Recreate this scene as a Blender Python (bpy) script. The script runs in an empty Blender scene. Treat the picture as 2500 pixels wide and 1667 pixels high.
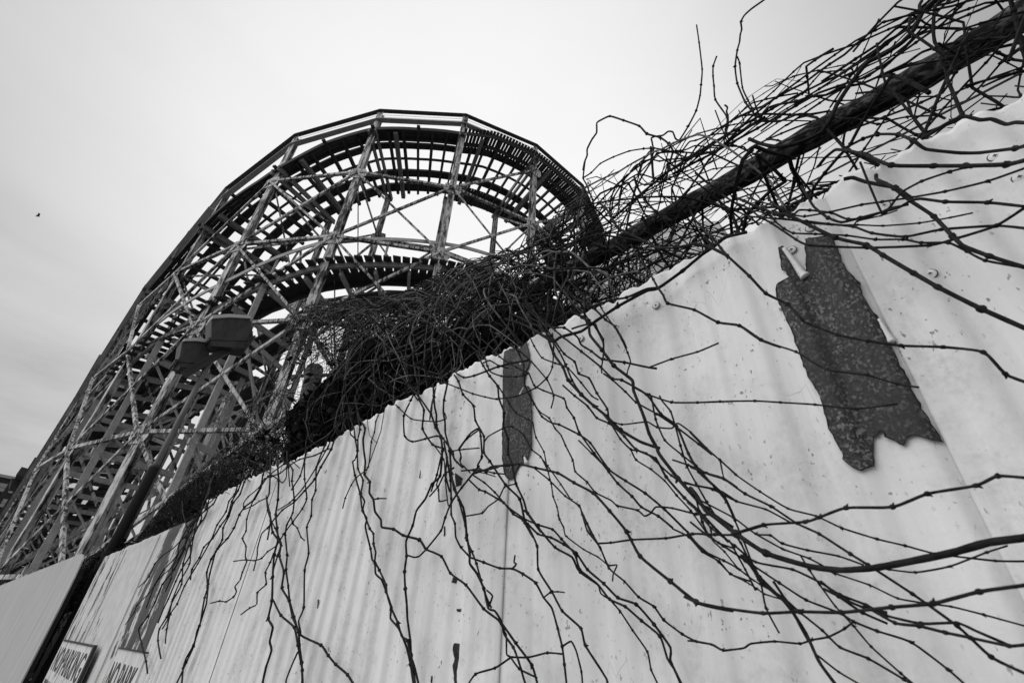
import bpy, math, random
import numpy as np
from mathutils import Vector, Matrix
random.seed(7); rng = np.random.default_rng(11)
R_ = math.radians
S = bpy.context.scene
# ------------------------------------------------------------------ camera
CAM = np.array([0.0, 0.0, 1.6])
W_, H_, F_ = 2500.0, 1667.0, 1135.0
def _unit(v): v = np.array(v, float); return v/np.linalg.norm(v)
UPC = _unit((1350-1250, -(-865-833.5), -F_))                       # zenith seen by the camera
_hy = 833.5+((-80-1250)*UPC[0]-F_*UPC[2])/UPC[1]
_XC = -_unit((-80-1250, -(_hy-833.5), -F_))
_YC = np.cross(UPC, _XC)
M3 = np.stack([_XC, _YC, UPC])                                      # camera axes -> world axes
cd = bpy.data.cameras.new("camera"); cam = bpy.data.objects.new("camera", cd)
S.collection.objects.link(cam); S.camera = cam
mw = Matrix.Identity(4)
for i in range(3):
    for j in range(3): mw[i][j] = float(M3[i][j])
mw.translation = Vector(CAM); cam.matrix_world = mw
cd.sensor_width = 36; cd.lens = 36*F_/W_; cd.clip_end = 2000; cd.clip_start = 0.02
cd.dof.use_dof = True; cd.dof.focus_distance = 3.0; cd.dof.aperture_fstop = 14.0
def ray(px, py): return M3 @ _unit((px-1250, -(py-833.5), -F_))
def ony(px, py, y): r = ray(px, py); return CAM+r*(y/r[1])
def onx(px, py, x): r = ray(px, py); return CAM+r*(x/r[0])
def onz(px, py, z): r = ray(px, py); return CAM+r*((z-1.6)/r[2])
def projpx(p): v = M3.T @ (np.array(p)-CAM); return (1250+F_*v[0]/max(-v[2], .05), 833.5-F_*v[1]/max(-v[2], .05))
def depth(p): return float(-(M3.T @ (np.array(p)-CAM))[2])
# ------------------------------------------------------------------ sky, sun, exposure
w = bpy.data.worlds.new("World"); S.world = w; w.use_nodes = True
nt = w.node_tree; nt.nodes.clear(); N = nt.nodes.new; L = nt.links.new
SUN_EL, SUN_AZ = R_(42), R_(205)
out = N('ShaderNodeOutputWorld'); bg = N('ShaderNodeBackground'); bg.inputs[1].default_value = 0.1
sky = N('ShaderNodeTexSky'); sky.sky_type = 'NISHITA'; sky.sun_disc = False
sky.sun_elevation = SUN_EL; sky.sun_rotation = SUN_AZ; sky.dust_density = 4
bw = N('ShaderNodeRGBToBW'); L(sky.outputs[0], bw.inputs[0])
tc = N('ShaderNodeTexCoord')
def mathn(op, a, b=None, c=None):
    n = N('ShaderNodeMath'); n.operation = op
    for i, v in enumerate((a, b, c)):
        if v is None: continue
        if isinstance(v, (int, float)): n.inputs[i].default_value = v
        else: L(v, n.inputs[i])
    return n.outputs[0]
dot = N('ShaderNodeVectorMath'); dot.operation = 'DOT_PRODUCT'; L(tc.outputs['Generated'], dot.inputs[0])
dot.inputs[1].default_value = tuple(ray(1150, 560))
ramp = N('ShaderNodeValToRGB'); L(dot.outputs['Value'], ramp.inputs[0])
cr = ramp.color_ramp; cr.interpolation = 'B_SPLINE'
def g(v): return (v, v, v, 1)
cr.elements[0].position = 0.0; cr.elements[0].color = g(.48)
cr.elements[1].position = 1.0; cr.elements[1].color = g(.93)
for p, v in ((.5, .40), (.64, .37), (.74, .54), (.84, .75), (.93, .92)):
    e = cr.elements.new(p); e.color = g(v)
mp = N('ShaderNodeMapping'); L(tc.outputs['Generated'], mp.inputs[0]); mp.inputs['Scale'].default_value = (1.2, 1.2, 5.5)
mp.inputs['Rotation'].default_value = (R_(6), R_(-8), 0)
nz = N('ShaderNodeTexNoise'); L(mp.outputs[0], nz.inputs[0]); nz.inputs['Scale'].default_value = 2.3
nz.inputs['Detail'].default_value = 7; nz.inputs['Roughness'].default_value = .55
sep = N('ShaderNodeSeparateXYZ'); L(tc.outputs['Generated'], sep.inputs[0])
low = mathn('SUBTRACT', 1.0, mathn('MULTIPLY', sep.outputs[2], 1.6)); low = mathn('MAXIMUM', low, 0.10)
cl = mathn('MULTIPLY', mathn('SUBTRACT', nz.outputs['Fac'], .5), mathn('MULTIPLY', low, .9))
tot = mathn('MULTIPLY', mathn('ADD', ramp.outputs[0], cl), 7.4)
tot = mathn('ADD', tot, mathn('MULTIPLY', bw.outputs[0], .12))
tot = mathn('MAXIMUM', tot, .4)
L(tot, bg.inputs[0]); L(bg.outputs[0], out.inputs[0])
sd = bpy.data.lights.new("sun", 'SUN'); sd.energy = 1.5; sd.angle = R_(70); sd.color = (1, 1, 1)
sun = bpy.data.objects.new("sun", sd); S.collection.objects.link(sun)
# light from behind the photographer's shoulder, through thin cloud
_a = SUN_AZ
sdir = Vector((math.sin(_a)*math.cos(SUN_EL), math.cos(_a)*math.cos(SUN_EL), math.sin(SUN_EL)))
sun.rotation_euler = sdir.to_track_quat('Z', 'Y').to_euler()
S.view_settings.view_transform = 'Standard'; S.view_settings.look = 'None'
S.view_settings.exposure = 0.40; S.view_settings.gamma = 1
S.render.resolution_x = 1024; S.render.resolution_y = 682
try: S.cycles.max_bounces = 6
except Exception: pass
# ------------------------------------------------------------------ helpers
class MB:
    def __init__(s): s.v = []; s.f = []; s.n = 0
    def add(s, v, f):
        s.v.append(np.asarray(v, float)); n = s.n
        s.f.extend([tuple(i+n for i in q) for q in f]); s.n += len(v)
    def beam(s, p, q, wd, ht, up=(0, 0, 1), ext=0.0):
        p = np.array(p, float); q = np.array(q, float); d = _unit(q-p); p = p-d*ext; q = q+d*ext
        up = np.array(up, float)
        if abs(np.dot(d, up)) > .985: up = np.array((1., 0, 0)) if abs(d[0]) < .9 else np.array((0, 1., 0))
        sd_ = _unit(np.cross(d, up)); u = np.cross(sd_, d)
        a = sd_*wd/2; b = u*ht/2
        s.add([p-a-b, p+a-b, p+a+b, p-a+b, q-a-b, q+a-b, q+a+b, q-a+b],
              [(3, 2, 1, 0), (4, 5, 6, 7), (0, 1, 5, 4), (1, 2, 6, 5), (2, 3, 7, 6), (3, 0, 4, 7)])
    def angle(s, p, q, wd, up=(0, 0, 1), th=.022):        # L section
        p = np.array(p, float); q = np.array(q, float); d = _unit(q-p); up = np.array(up, float)
        sd_ = _unit(np.cross(d, up)); u = np.cross(sd_, d)
        s.beam(p, q, th, wd, up)
        o = sd_*(wd*.4+th/2)-u*(wd/2-th/2); s.beam(p+o, q+o, wd*.8, th, up)
    def hsec(s, p, q, dirn, wd=.26, dp=.24, th=.03):       # H column; dirn = facing of the flanges
        p = np.array(p, float); q = np.array(q, float); dn = _unit(dirn)
        for sg in (-1, 1): s.beam(p+dn*sg*(dp/2-th/2), q+dn*sg*(dp/2-th/2), wd, th, dn)
        s.beam(p, q, th*.9, dp-2*th-.002, dn)
    def strip(s, pts, wd, ht, ups=None):                   # curved plank through points
        pts = np.array(pts, float)
        n = len(pts); vs = []
        for i in range(n):
            d = _unit(pts[min(i+1, n-1)]-pts[max(i-1, 0)])
            up = np.array((0, 0, 1.)) if ups is None else np.array(ups[i], float)
            sd_ = _unit(np.cross(d, up)); u = np.cross(sd_, d); a = sd_*wd/2; b = u*ht/2
            vs += [pts[i]-a-b, pts[i]+a-b, pts[i]+a+b, pts[i]-a+b]
        f = [(3, 2, 1, 0), (4*n-4, 4*n-3, 4*n-2, 4*n-1)]
        for i in range(n-1):
            for j in range(4): f.append((4*i+j, 4*i+(j+1) % 4, 4*i+4+(j+1) % 4, 4*i+4+j))
        s.add(vs, f)
    def tube(s, pts, rad, k=6, caps=True):
        pts = np.array(pts, float); n = len(pts)
        rad = np.full(n, rad) if np.isscalar(rad) else np.array(rad, float)
        d = np.gradient(pts, axis=0); d /= np.maximum(np.linalg.norm(d, axis=1), 1e-9)[:, None]
        up = np.array((0.13, 0.31, .94)); a = np.cross(d, up); a /= np.maximum(np.linalg.norm(a, axis=1), 1e-6)[:, None]
        b = np.cross(d, a); th = np.arange(k)*2*math.pi/k
        v = pts[:, None, :]+rad[:, None, None]*(a[:, None, :]*np.cos(th)[None, :, None]+b[:, None, :]*np.sin(th)[None, :, None])
        f = []
        for i in range(n-1):
            for j in range(k): f.append((i*k+j, i*k+(j+1) % k, (i+1)*k+(j+1) % k, (i+1)*k+j))
        if caps: f += [tuple(range(k))[::-1], tuple((n-1)*k+j for j in range(k))]
        s.add(v.reshape(-1, 3), f)
    def prism(s, poly, off):                               # poly: list of 3d points, off: extrusion vector
        poly = [np.array(p, float) for p in poly]; n = len(poly); off = np.array(off, float)
        s.add(poly+[p+off for p in poly], [tuple(range(n))[::-1], tuple(range(n, 2*n))]+[(i, (i+1) % n, n+(i+1) % n, n+i) for i in range(n)])
    def build(s, name, mat, parent=None, smooth=False):
        v = np.concatenate(s.v) if s.v else np.zeros((0, 3))
        me = bpy.data.meshes.new(name); me.from_pydata(v.tolist(), [], s.f); me.update()
        if smooth: me.polygons.foreach_set('use_smooth', [True]*len(me.polygons))
        me.materials.append(mat)
        o = bpy.data.objects.new(name, me); S.collection.objects.link(o)
        if parent is not None:
            o.parent = parent
            o.matrix_parent_inverse = Matrix.Translation(parent.location).inverted() if parent.type == 'EMPTY' else Matrix.Identity(4)
        return o
def thing(name, label, cat, loc=(0, 0, 0), group=None):
    o = bpy.data.objects.new(name, None); S.collection.objects.link(o); o.location = loc
    o.empty_display_size = .3
    return tag(o, label, cat, group)
def tag(o, label, cat, group=None, kind=None):
    o['label'] = label; o['category'] = cat
    if group: o['group'] = group
    if kind: o['kind'] = kind
    return o
def struct(o, label=None):
    o['kind'] = 'structure'
    if label: o['label'] = label
    return o
# ------------------------------------------------------------------ materials (the whole place is grey in this monochrome scene)
class Mat:
    def __init__(s, name, rough=.7, metal=0.0, spec=.5):
        s.m = bpy.data.materials.new(name); s.m.use_nodes = True; s.t = s.m.node_tree; s.b = s.t.nodes['Principled BSDF']
        s.b.inputs['Roughness'].default_value = rough; s.b.inputs['Metallic'].default_value = metal
        s.b.inputs['Specular IOR Level'].default_value = spec
        s.tc = s.t.nodes.new('ShaderNodeTexCoord').outputs['Object']
    def map(s, scale, rot=(0, 0, 0)):
        n = s.t.nodes.new('ShaderNodeMapping'); s.t.links.new(s.tc, n.inputs[0]); n.inputs['Scale'].default_value = scale
        n.inputs['Rotation'].default_value = rot; return n.outputs[0]
    def noise(s, vec, scale, detail=4, rough=.55, dist=0):
        n = s.t.nodes.new('ShaderNodeTexNoise'); s.t.links.new(vec, n.inputs[0]); n.inputs['Scale'].default_value = scale
        n.inputs['Detail'].default_value = detail; n.inputs['Roughness'].default_value = rough; n.inputs['Distortion'].default_value = dist
        return n.outputs['Fac']
    def vor(s, vec, scale, feat='F1', o='Color'):
        n = s.t.nodes.new('ShaderNodeTexVoronoi'); s.t.links.new(vec, n.inputs[0]); n.inputs['Scale'].default_value = scale
        n.feature = feat; return n.outputs[o]
    def ramp(s, fac, stops):
        n = s.t.nodes.new('ShaderNodeValToRGB'); s.t.links.new(fac, n.inputs[0]); e = n.color_ramp.elements
        e[0].position, e[0].color = stops[0][0], g(stops[0][1]); e[1].position, e[1].color = stops[-1][0], g(stops[-1][1])
        for p, v in stops[1:-1]: q = e.new(p); q.color = g(v)
        return n.outputs[0]
    def mix(s, fac, a, b, mode='MIX'):
        n = s.t.nodes.new('ShaderNodeMix'); n.data_type = 'RGBA'; n.blend_type = mode; n.clamp_result = True
        if isinstance(fac, float): n.inputs[0].default_value = fac
        else: s.t.links.new(fac, n.inputs[0])
        for v, i in ((a, 6), (b, 7)):
            if isinstance(v, float): n.inputs[i].default_value = g(v)
            else: s.t.links.new(v, n.inputs[i])
        return n.outputs[2]
    def math(s, op, a, b):
        n = s.t.nodes.new('ShaderNodeMath'); n.operation = op
        for v, i in ((a, 0), (b, 1)):
            if isinstance(v, (float, int)): n.inputs[i].default_value = v
            else: s.t.links.new(v, n.inputs[i])
        return n.outputs[0]
    def col(s, c):
        if isinstance(c, float): s.b.inputs['Base Color'].default_value = g(c)
        else: s.t.links.new(c, s.b.inputs['Base Color'])
        return s
    def bump(s, h, strength=.3, dist=.01):
        n = s.t.nodes.new('ShaderNodeBump'); n.inputs['Strength'].default_value = strength; n.inputs['Distance'].default_value = dist
        s.t.links.new(h, n.inputs['Height']); s.t.links.new(n.outputs[0], s.b.inputs['Normal']); return s
MT = {}
# fence paint: chalky white with faint streaks, specks and stains
m = Mat('fence_paint', .55, spec=.35)
big = m.noise(m.map((1.2, 1, .5)), 3, 4); streak = m.noise(m.map((30, 30, 1.2)), 1.0, 5, .6)
fine = m.noise(m.tc, 90, 6, .7); blot = m.noise(m.map((1, 1, .7)), 9, 6, .65, .4)
c = m.ramp(big, [(.3, .66), (.7, .78)]); c = m.mix(.45, c, m.ramp(streak, [(.3, .56), (.68, .82)]))
c = m.mix(m.ramp(blot, [(.48, 0), (.68, .55)]), c, m.ramp(fine, [(.35, .28), (.65, .66)]))
speck = m.ramp(m.noise(m.map((1, 1, .6)), 160, 2, .5), [(.655, 0), (.70, 1)])
spm = m.math('MULTIPLY', speck, m.ramp(m.noise(m.tc, 11, 4), [(.44, .1), (.60, .85)]))
c = m.mix(spm, c, .16)
crack = m.ramp(m.vor(m.map((3.2, 3.2, 1)), 11, 'DISTANCE_TO_EDGE', 'Distance'), [(.0, 1), (.010, 0)])
ckm = m.math('MULTIPLY', crack, m.ramp(m.noise(m.tc, 6, 3), [(.62, 0), (.68, .55)]))
c = m.mix(ckm, c, .18)
m.col(c).bump(m.math('ADD', m.math('MULTIPLY', fine, .5), blot), .25, .004); MT['paint'] = m.m
# bare galvanised metal with spangle
m = Mat('bare_metal', .6, .1, .25)
v1 = m.vor(m.map((1, 1, .8)), 330); v2 = m.vor(m.tc, 700)
c = m.mix(.35, m.ramp(v1, [(.2, .008), (.6, .03), (.85, .20)]), m.ramp(v2, [(.3, .008), (.9, .11)]))
c = m.mix(m.ramp(m.noise(m.map((1, 1, .35)), 26, 4), [(.38, .75), (.62, 0)]), c, .03)
m.col(c).bump(v1, .15, .002); MT['bare'] = m.m
m = Mat('dark_rust_and_shadow', .9, spec=.1); m.col(m.ramp(m.noise(m.tc, 60, 5), [(.3, .012), (.7, .05)])); MT['rust_and_shadow'] = m.m  # rust colour, also used for the shadow rim round torn paint
# peeling board
m = Mat('peeling_board', .7, spec=.2)
pn = m.noise(m.map((5.5, 5.5, 2.3)), 1.0, 10, .70, .25); pn2 = m.noise(m.map((1.1, 1, .55)), 1.3, 2)
_sx = m.t.nodes.new('ShaderNodeSeparateXYZ'); m.t.links.new(m.tc, _sx.inputs[0])
_xr = m.math('MULTIPLY', m.math('ADD', _sx.outputs[0], 6.6), .30)
band = m.ramp(_xr, [(0, .03), (.08, .09), (.16, .02), (.30, .085), (.42, .04), (.58, -.0), (.72, .02), (.80, .155), (.95, .175), (1, .10)])
mask = m.ramp(m.math('ADD', m.math('ADD', m.math('MULTIPLY', pn, .75), m.math('MULTIPLY', pn2, .30)), band), [(.632, 0), (.640, 1)])
c = m.mix(mask, m.ramp(m.noise(m.tc, 12, 5), [(.3, .46), (.7, .60)]), m.ramp(m.noise(m.map((20, 20, 1)), 1, 4), [(.3, .045), (.7, .10)]))
m.col(c).bump(m.ramp(mask, [(0, 1), (1, 0)]), .5, .003); MT['peel'] = m.m
m = Mat('grey_board', .7, spec=.2); m.col(m.ramp(m.noise(m.map((6, 6, 1)), 2, 5), [(.3, .36), (.7, .46)])); MT['gateboard'] = m.m
m = Mat('raw_plank', .8); m.col(m.ramp(m.noise(m.map((40, 40, 1.5)), 1, 5), [(.3, .16), (.7, .26)])); MT['plank'] = m.m
# coaster steel: flaking light paint over dark rust
def steel(name, lo, hi, a, b, sc=1.0):
    m = Mat(name, .75, spec=.25)
    n1 = m.noise(m.map((5*sc, 5*sc, .9*sc)), 1.3, 9, .76, .2); n2 = m.noise(m.tc, .6, 2)
    k = m.math('ADD', m.math('MULTIPLY', n1, .8), m.math('MULTIPLY', n2, .25))
    c = m.mix(m.ramp(k, [(a, 0), (b, 1)]), m.ramp(m.noise(m.tc, 9, 4), [(.3, hi*.75), (.7, hi)]), lo)
    m.col(c).bump(n1, .3, .01); MT[name] = m.m
steel('flaking_steel', .028, .66, .485, .57, 1.3)
steel('rusty_steel', .022, .33, .40, .50)
steel('flaking_plate', .05, .78, .50, .58, 2.2)
def wood(name, lo, hi, sc=1.0):
    m = Mat(name, .85, spec=.2)
    n1 = m.noise(m.map((4*sc, 4*sc, 4*sc)), 1.2, 7, .7, .5); n2 = m.noise(m.tc, 22, 3)
    c = m.mix(.3, m.ramp(n1, [(.3, lo), (.7, hi)]), m.ramp(n2, [(.3, lo*.6), (.7, hi)]))
    m.col(c).bump(n2, .2, .01); MT[name] = m.m
wood('dark_wood', .035, .085); wood('weathered_wood', .28, .55); wood('grey_wood', .13, .30); wood('track_wood', .03, .07)
# bark
m = Mat('vine_bark', .85, spec=.10)
c = m.ramp(m.noise(m.map((1, 1, 1)), 75, 5, .65), [(.32, .006), (.68, .026)]); m.col(c).bump(m.noise(m.tc, 260, 3), .4, .002); MT['bark'] = m.m
m = Mat('lit_bark', .75, spec=.3); m.col(m.ramp(m.noise(m.tc, 60, 5, .65), [(.32, .03), (.68, .16)])); MT['litbark'] = m.m  # lighter copy of the bark, painting the front canes as lit
m = Mat('old_bark', .85, spec=.15); c = m.ramp(m.noise(m.tc, 40, 5), [(.3, .02), (.72, .12)]); m.col(c); MT['oldbark'] = m.m
m = Mat('twig_mass', .9, spec=.08); c = m.ramp(m.noise(m.tc, 3.5, 3), [(.35, .008), (.65, .030)]); m.col(c); MT['mass'] = m.m
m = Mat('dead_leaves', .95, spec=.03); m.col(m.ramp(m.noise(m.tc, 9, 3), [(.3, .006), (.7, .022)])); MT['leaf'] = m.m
m = Mat('mottled_pipe', .85, spec=.1)
k = m.noise(m.map((1.0, 2, 2)), 26, 9, .75, .4)
m.col(m.ramp(k, [(.42, .010), (.49, .02), (.53, .07), (.64, .16)])).bump(k, .5, .006); MT['pipe'] = m.m
m = Mat('wire', .6, .3); m.col(.05); MT['wire'] = m.m
m = Mat('screw_metal', .35, .8); m.col(.45); MT['screw'] = m.m
m = Mat('lamp_housing', .55, spec=.3); m.col(m.ramp(m.noise(m.map((6, 6, 2)), 2, 6), [(.3, .028), (.7, .065)])); MT['lamp'] = m.m
m = Mat('lamp_edge_highlight', .4); m.col(.5); MT['lampedge_highlight'] = m.m  # bright base colour paints the highlight along the lid edge
m = Mat('dark_iron', .6, spec=.3); m.col(.035); MT['iron'] = m.m
m = Mat('weathered_pole', .65, spec=.3); m.col(m.ramp(m.noise(m.map((8, 8, .8)), 2, 6), [(.3, .10), (.7, .20)])); MT['pole'] = m.m
m = Mat('sign_white', .6, spec=.3); m.col(m.ramp(m.noise(m.map((1, 1, .4)), 14, 8, .7), [(.34, .10), (.42, .52), (.7, .76)])); MT['signw'] = m.m
m = Mat('sign_letter', .7, spec=.2); m.col(m.ramp(m.noise(m.tc, 30, 6), [(.3, .04), (.72, .09)])); MT['signk'] = m.m
m = Mat('render_wall', .8); m.col(.36); MT['bwall'] = m.m
m = Mat('pale_wall', .8); m.col(.58); MT['bpale'] = m.m
m = Mat('brick_dark', .9, spec=.1); m.col(m.ramp(m.noise(m.tc, .8, 5), [(.3, .03), (.7, .055)])); MT['brick'] = m.m
m = Mat('window_glass', .25, spec=.5); m.col(.30); MT['glass'] = m.m
m = Mat('asphalt', .95, spec=.15); m.col(m.ramp(m.noise(m.tc, 20, 6), [(.3, .07), (.7, .13)])); MT['asphalt'] = m.m
m = Mat('pavement', .9, spec=.15); m.col(m.ramp(m.noise(m.tc, 9, 6), [(.3, .20), (.7, .30)])); MT['pave'] = m.m
m = Mat('feather', .9); m.col(.05); MT['bird'] = m.m
# ------------------------------------------------------------------ ground
def sheet(name, x0, y0, x1, y1, z, mat):
    b = MB(); b.add([(x0, y0, z), (x1, y0, z), (x1, y1, z), (x0, y1, z)], [(0, 1, 2, 3)]); return struct(b.build(name, mat))
sheet('ground', -700, -700, 700, 700, 0, MT['asphalt'])
b = MB(); b.beam((-120, -1.1, .06), (60, -1.1, .06), 3.4, .12); struct(b.build('pavement', MT['pave']))
# ------------------------------------------------------------------ corrugated fence
FY, TOP = .70, 2.255
PITCH, AMP = .0715, .0050
_dents = [(-.36, 2.22, .05, .05, .008), (-1.02, 2.18, .06, .07, .014), (-.1, 2.1, .1, .2, .006), (.1, 2.2, .08, .06, -.010), (-.9, 1.95, .05, .2, .006),
          (-1.25, 2.24, .04, .05, .01), (.25, 1.9, .1, .25, .007), (-.55, 2.24, .05, .04, -.006), (-1.9, 2.1, .06, .1, .006), (.05, 2.25, .04, .05, .012)]
def sheet_of(x): return int(math.floor(x/.735))
def surf(x, z):
    x = np.asarray(x, float); z = np.asarray(z, float)
    ph = x/PITCH*2*math.pi+.25*np.sin(x*3.1)
    c = np.cos(ph); wv = AMP*np.interp(x, [-1.4, -.3], [1, .62])*(1+.35*np.sin(x*4.1+1))*(c+.18*np.cos(3*ph)*-1)
    y = FY+wv+.004*np.sin(z*2.3+x*1.7)+.0025*np.sin(z*9+x*6.3)*np.exp(-((z-TOP)/.15)**2)
    for a, bz, sx, sz, h in _dents: y = y-h*np.exp(-((x-a)/sx)**2-((z-bz)/sz)**2)
    return y
XL, XR = -3.26, 3.2
fence = thing('corrugated_fence', 'white painted corrugated metal fence, scuffed and vine covered, at arm\'s length', 'fence', (0, FY, 0))
k0, k1 = sheet_of(XL), sheet_of(XR)
for k in range(k0, k1+1):
    xa, xb = max(k*.735-.012, XL), min((k+1)*.735+.012, XR)
    if xb-xa < .03: continue
    xs = np.arange(xa, xb, .0045); topz = TOP+[.0, .004, -.005, .006, -.003][k % 5]
    zs = np.concatenate([np.linspace(0, 1.0, 6)[:-1], np.linspace(1.0, topz-.05, 38), np.linspace(topz-.04, topz, 7)])
    X, Z = np.meshgrid(xs, zs, indexing='ij')
    er = .005*np.sin(xs*17+k)+.003*np.sin(xs*53+2*k)+.0022*np.sin(xs*113)+.0018*np.sin(xs*271+1)-.014*np.exp(-((xs+.42)/.012)**2)-.012*np.exp(-((xs-.06)/.02)**2)-.01*np.exp(-((xs+1.02)/.015)**2)
    Z2 = Z+er[:, None]*((Z-topz+.05).clip(0, .05)/.05)
    off = .0 if k % 2 else -.0035
    Y = surf(X, Z2)+off
    n, mz = len(xs), len(zs); b = MB()
    fr = np.stack([X, Y, Z2], -1).reshape(-1, 3)
    ok = fr+np.array([0, .0012, 0])
    f = []
    for i in range(n-1):
        for j in range(mz-1):
            a = i*mz+j; f.append((a, a+mz, a+mz+1, a+1)); q = a+n*mz; f.append((q, q+1, q+mz+1, q+mz))
    for i in range(n-1): a = i*mz+mz-1; f.append((a, a+mz, a+mz+n*mz, a+n*mz))
    for j in range(mz-1):
        f.append((j, j+1, j+1+n*mz, j+n*mz)); a = (n-1)*mz+j; f.append((a+1, a, a+n*mz, a+1+n*mz))
    b.add(np.concatenate([fr, ok]), f); b.build('sheet', MT['paint'], fence, True)
def C4(o, s, pts): return [(o[0]+p[0]/s, o[1]+p[1]/s) for p in pts]
F1 = lambda *p: C4((600, 650), 2.851, p)
F2 = lambda *p: C4((1300, 350), 3.136, p)
F3 = lambda *p: C4((1750, 0), 2.8, p)
F4 = lambda *p: C4((1700, 500), 2.24, p)
F5 = lambda *p: C4((1700, 1100), 2.765, p)
F6 = lambda *p: C4((1100, 800), 3.136, p)
F7 = lambda *p: C4((400, 1100), 2.765, p)
F8 = lambda *p: C4((1000, 1100), 2.765, p)
FS = lambda *p: C4((1380, 0), 3.733, p)
FP = lambda *p: C4((1200, 830), 4.354, p)
def metal_patch(poly, mat, ragged=.002, lift=.0042, name='bare_patch'):
    P = np.array([ony(a, c_, FY)[[0, 2]] for a, c_ in poly])
    # densify + roughen
    Q = []
    for i in range(len(P)):
        a, c_ = P[i], P[(i+1) % len(P)]; n = max(2, int(np.linalg.norm(c_-a)/.006))
        for t in range(n): Q.append(a+(c_-a)*t/n+rng.normal(0, ragged, 2))
    Q = np.array(Q); dx = .0016; b = MB()
    for x in np.arange(Q[:, 0].min(), Q[:, 0].max(), dx):
        xm = x+dx/2; zs = []
        for i in range(len(Q)):
            a, c_ = Q[i], Q[(i+1) % len(Q)]
            if (a[0] <= xm) != (c_[0] <= xm): zs.append(a[1]+(c_[1]-a[1])*(xm-a[0])/(c_[0]-a[0]))
        zs.sort()
        for z0, z1 in zip(zs[::2], zs[1::2]):
            m_ = max(1, int((z1-z0)/.02)); zz = np.linspace(z0, min(z1, TOP-.002) if z1 > z0 else z1, m_+1)
            v = []
            for z in zz: v += [(x, float(surf(x, z))-lift, z), (x+dx*1.02, float(surf(x+dx, z))-lift, z)]
            b.add(v, [(2*i, 2*i+1, 2*i+3, 2*i+2) for i in range(m_)])
    o = b.build(name, mat, fence, True)
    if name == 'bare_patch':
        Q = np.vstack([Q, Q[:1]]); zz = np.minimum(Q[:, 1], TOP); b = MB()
        b.tube(np.stack([Q[:, 0], surf(Q[:, 0], zz)-lift-.0003, zz], 1), .0005+.0007*rng.random(len(Q))**2, 4, False); b.build('torn_edge_shadow', MT['rust_and_shadow'], o)  # thin dark tube drawn round the tear as the paint edge's shadow
    return o
big = F4((470, 265), (485, 250), (500, 258), (530, 300), (560, 350), (600, 408), (615, 385), (612, 330), (608, 230), (605, 205), (625, 205), (690, 205), (730, 192), (755, 205), (775, 250),
         (800, 290), (820, 360), (850, 400), (905, 455), (925, 520), (965, 590), (995, 630), (1010, 690), (1060, 760), (1100, 840), (1140, 920), (1185, 1020), (1230, 1100), (1280, 1190), (1325, 1270), (1355, 1308),
         (1300, 1295), (1250, 1285), (1190, 1272), (1160, 1290), (1150, 1330), (1100, 1300), (1040, 1270), (1020, 1242), (1005, 1262), (975, 1275), (968, 1340), (975, 1435), (950, 1445),
         (920, 1462), (870, 1445), (820, 1400), (815, 1370), (775, 1300), (745, 1240), (710, 1130), (690, 1060), (640, 980), (600, 880), (560, 770), (540, 700), (500, 620), (470, 550), (453, 490), (475, 455), (530, 425), (490, 370))
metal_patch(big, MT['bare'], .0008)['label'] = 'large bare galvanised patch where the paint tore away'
pa = FP((150, 200), (165, 140), (225, 108), (320, 92), (385, 50), (412, 20), (405, 80), (428, 160), (430, 250), (415, 305), (398, 320), (380, 400), (366, 470), (375, 505), (415, 500), (438, 540),
        (440, 700), (443, 900), (440, 1120), (420, 1220), (400, 1290), (385, 1270), (350, 1235), (365, 1310), (300, 1345), (265, 1400), (245, 1460), (200, 1478), (165, 1450), (150, 1380), (140, 1250), (138, 1000), (145, 700), (142, 400))
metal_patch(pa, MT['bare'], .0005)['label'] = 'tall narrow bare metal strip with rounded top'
for q in (F1((1320, 830), (1345, 820), (1350, 890), (1338, 1000), (1330, 1050), (1305, 1095), (1290, 1070), (1300, 1000), (1310, 940)),
          F7((1955, 1295), (1995, 1300), (1995, 1400), (1975, 1480), (1985, 1568), (1955, 1568), (1945, 1450), (1960, 1400), (1945, 1340)),
          F7((1965, 850), (1985, 860), (1975, 895), (1955, 890)), F7((1975, 1065), (2000, 1060), (2003, 1085), (1978, 1090)),
          F7((1030, 1005), (1040, 1000), (1030, 1060), (1022, 1065)), F7((1800, 1515), (1812, 1520), (1805, 1568), (1795, 1560)),
          F1((1480, 1440), (1530, 1480), (1520, 1530), (1490, 1545), (1485, 1500)), F7((1895, 510), (1905, 510), (1905, 570), (1893, 580)), F7((1722, 180), (1728, 125), (1731, 140), (1726, 190)),
          F2((2045, 470), (2100, 465), (2075, 490), (2050, 490))):
    metal_patch(q, MT['rust_and_shadow'], .0006, .0046, 'paint_chip')
# peeled lips
def curl(px, r, name='peeled_lip'):
    pts = [ony(a, c_, FY-.008) for a, c_ in px]; P = []
    for i in range(len(pts)-1):
        for t in np.linspace(0, 1, 6, endpoint=False): P.append(pts[i]+(pts[i+1]-pts[i])*t)
    P.append(pts[-1]); b = MB()
    P = np.array(P); P[:, 1] = surf(P[:, 0], P[:, 2])-r*.8
    b.tube(P, np.linspace(r*.4, r, len(P)), 8); b.build(name, MT['paint'], fence, True)
curl(F4((488, 252), (540, 320), (585, 385), (603, 402)), .0075)
curl(F4((1000, 630), (1040, 700), (1072, 752)), .005)
curl(F4((448, 530), (470, 580)), .003)
curl(FP((340, 500), (305, 550), (285, 585)), .004); curl(FP((345, 1240), (370, 1310)), .005)
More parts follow.
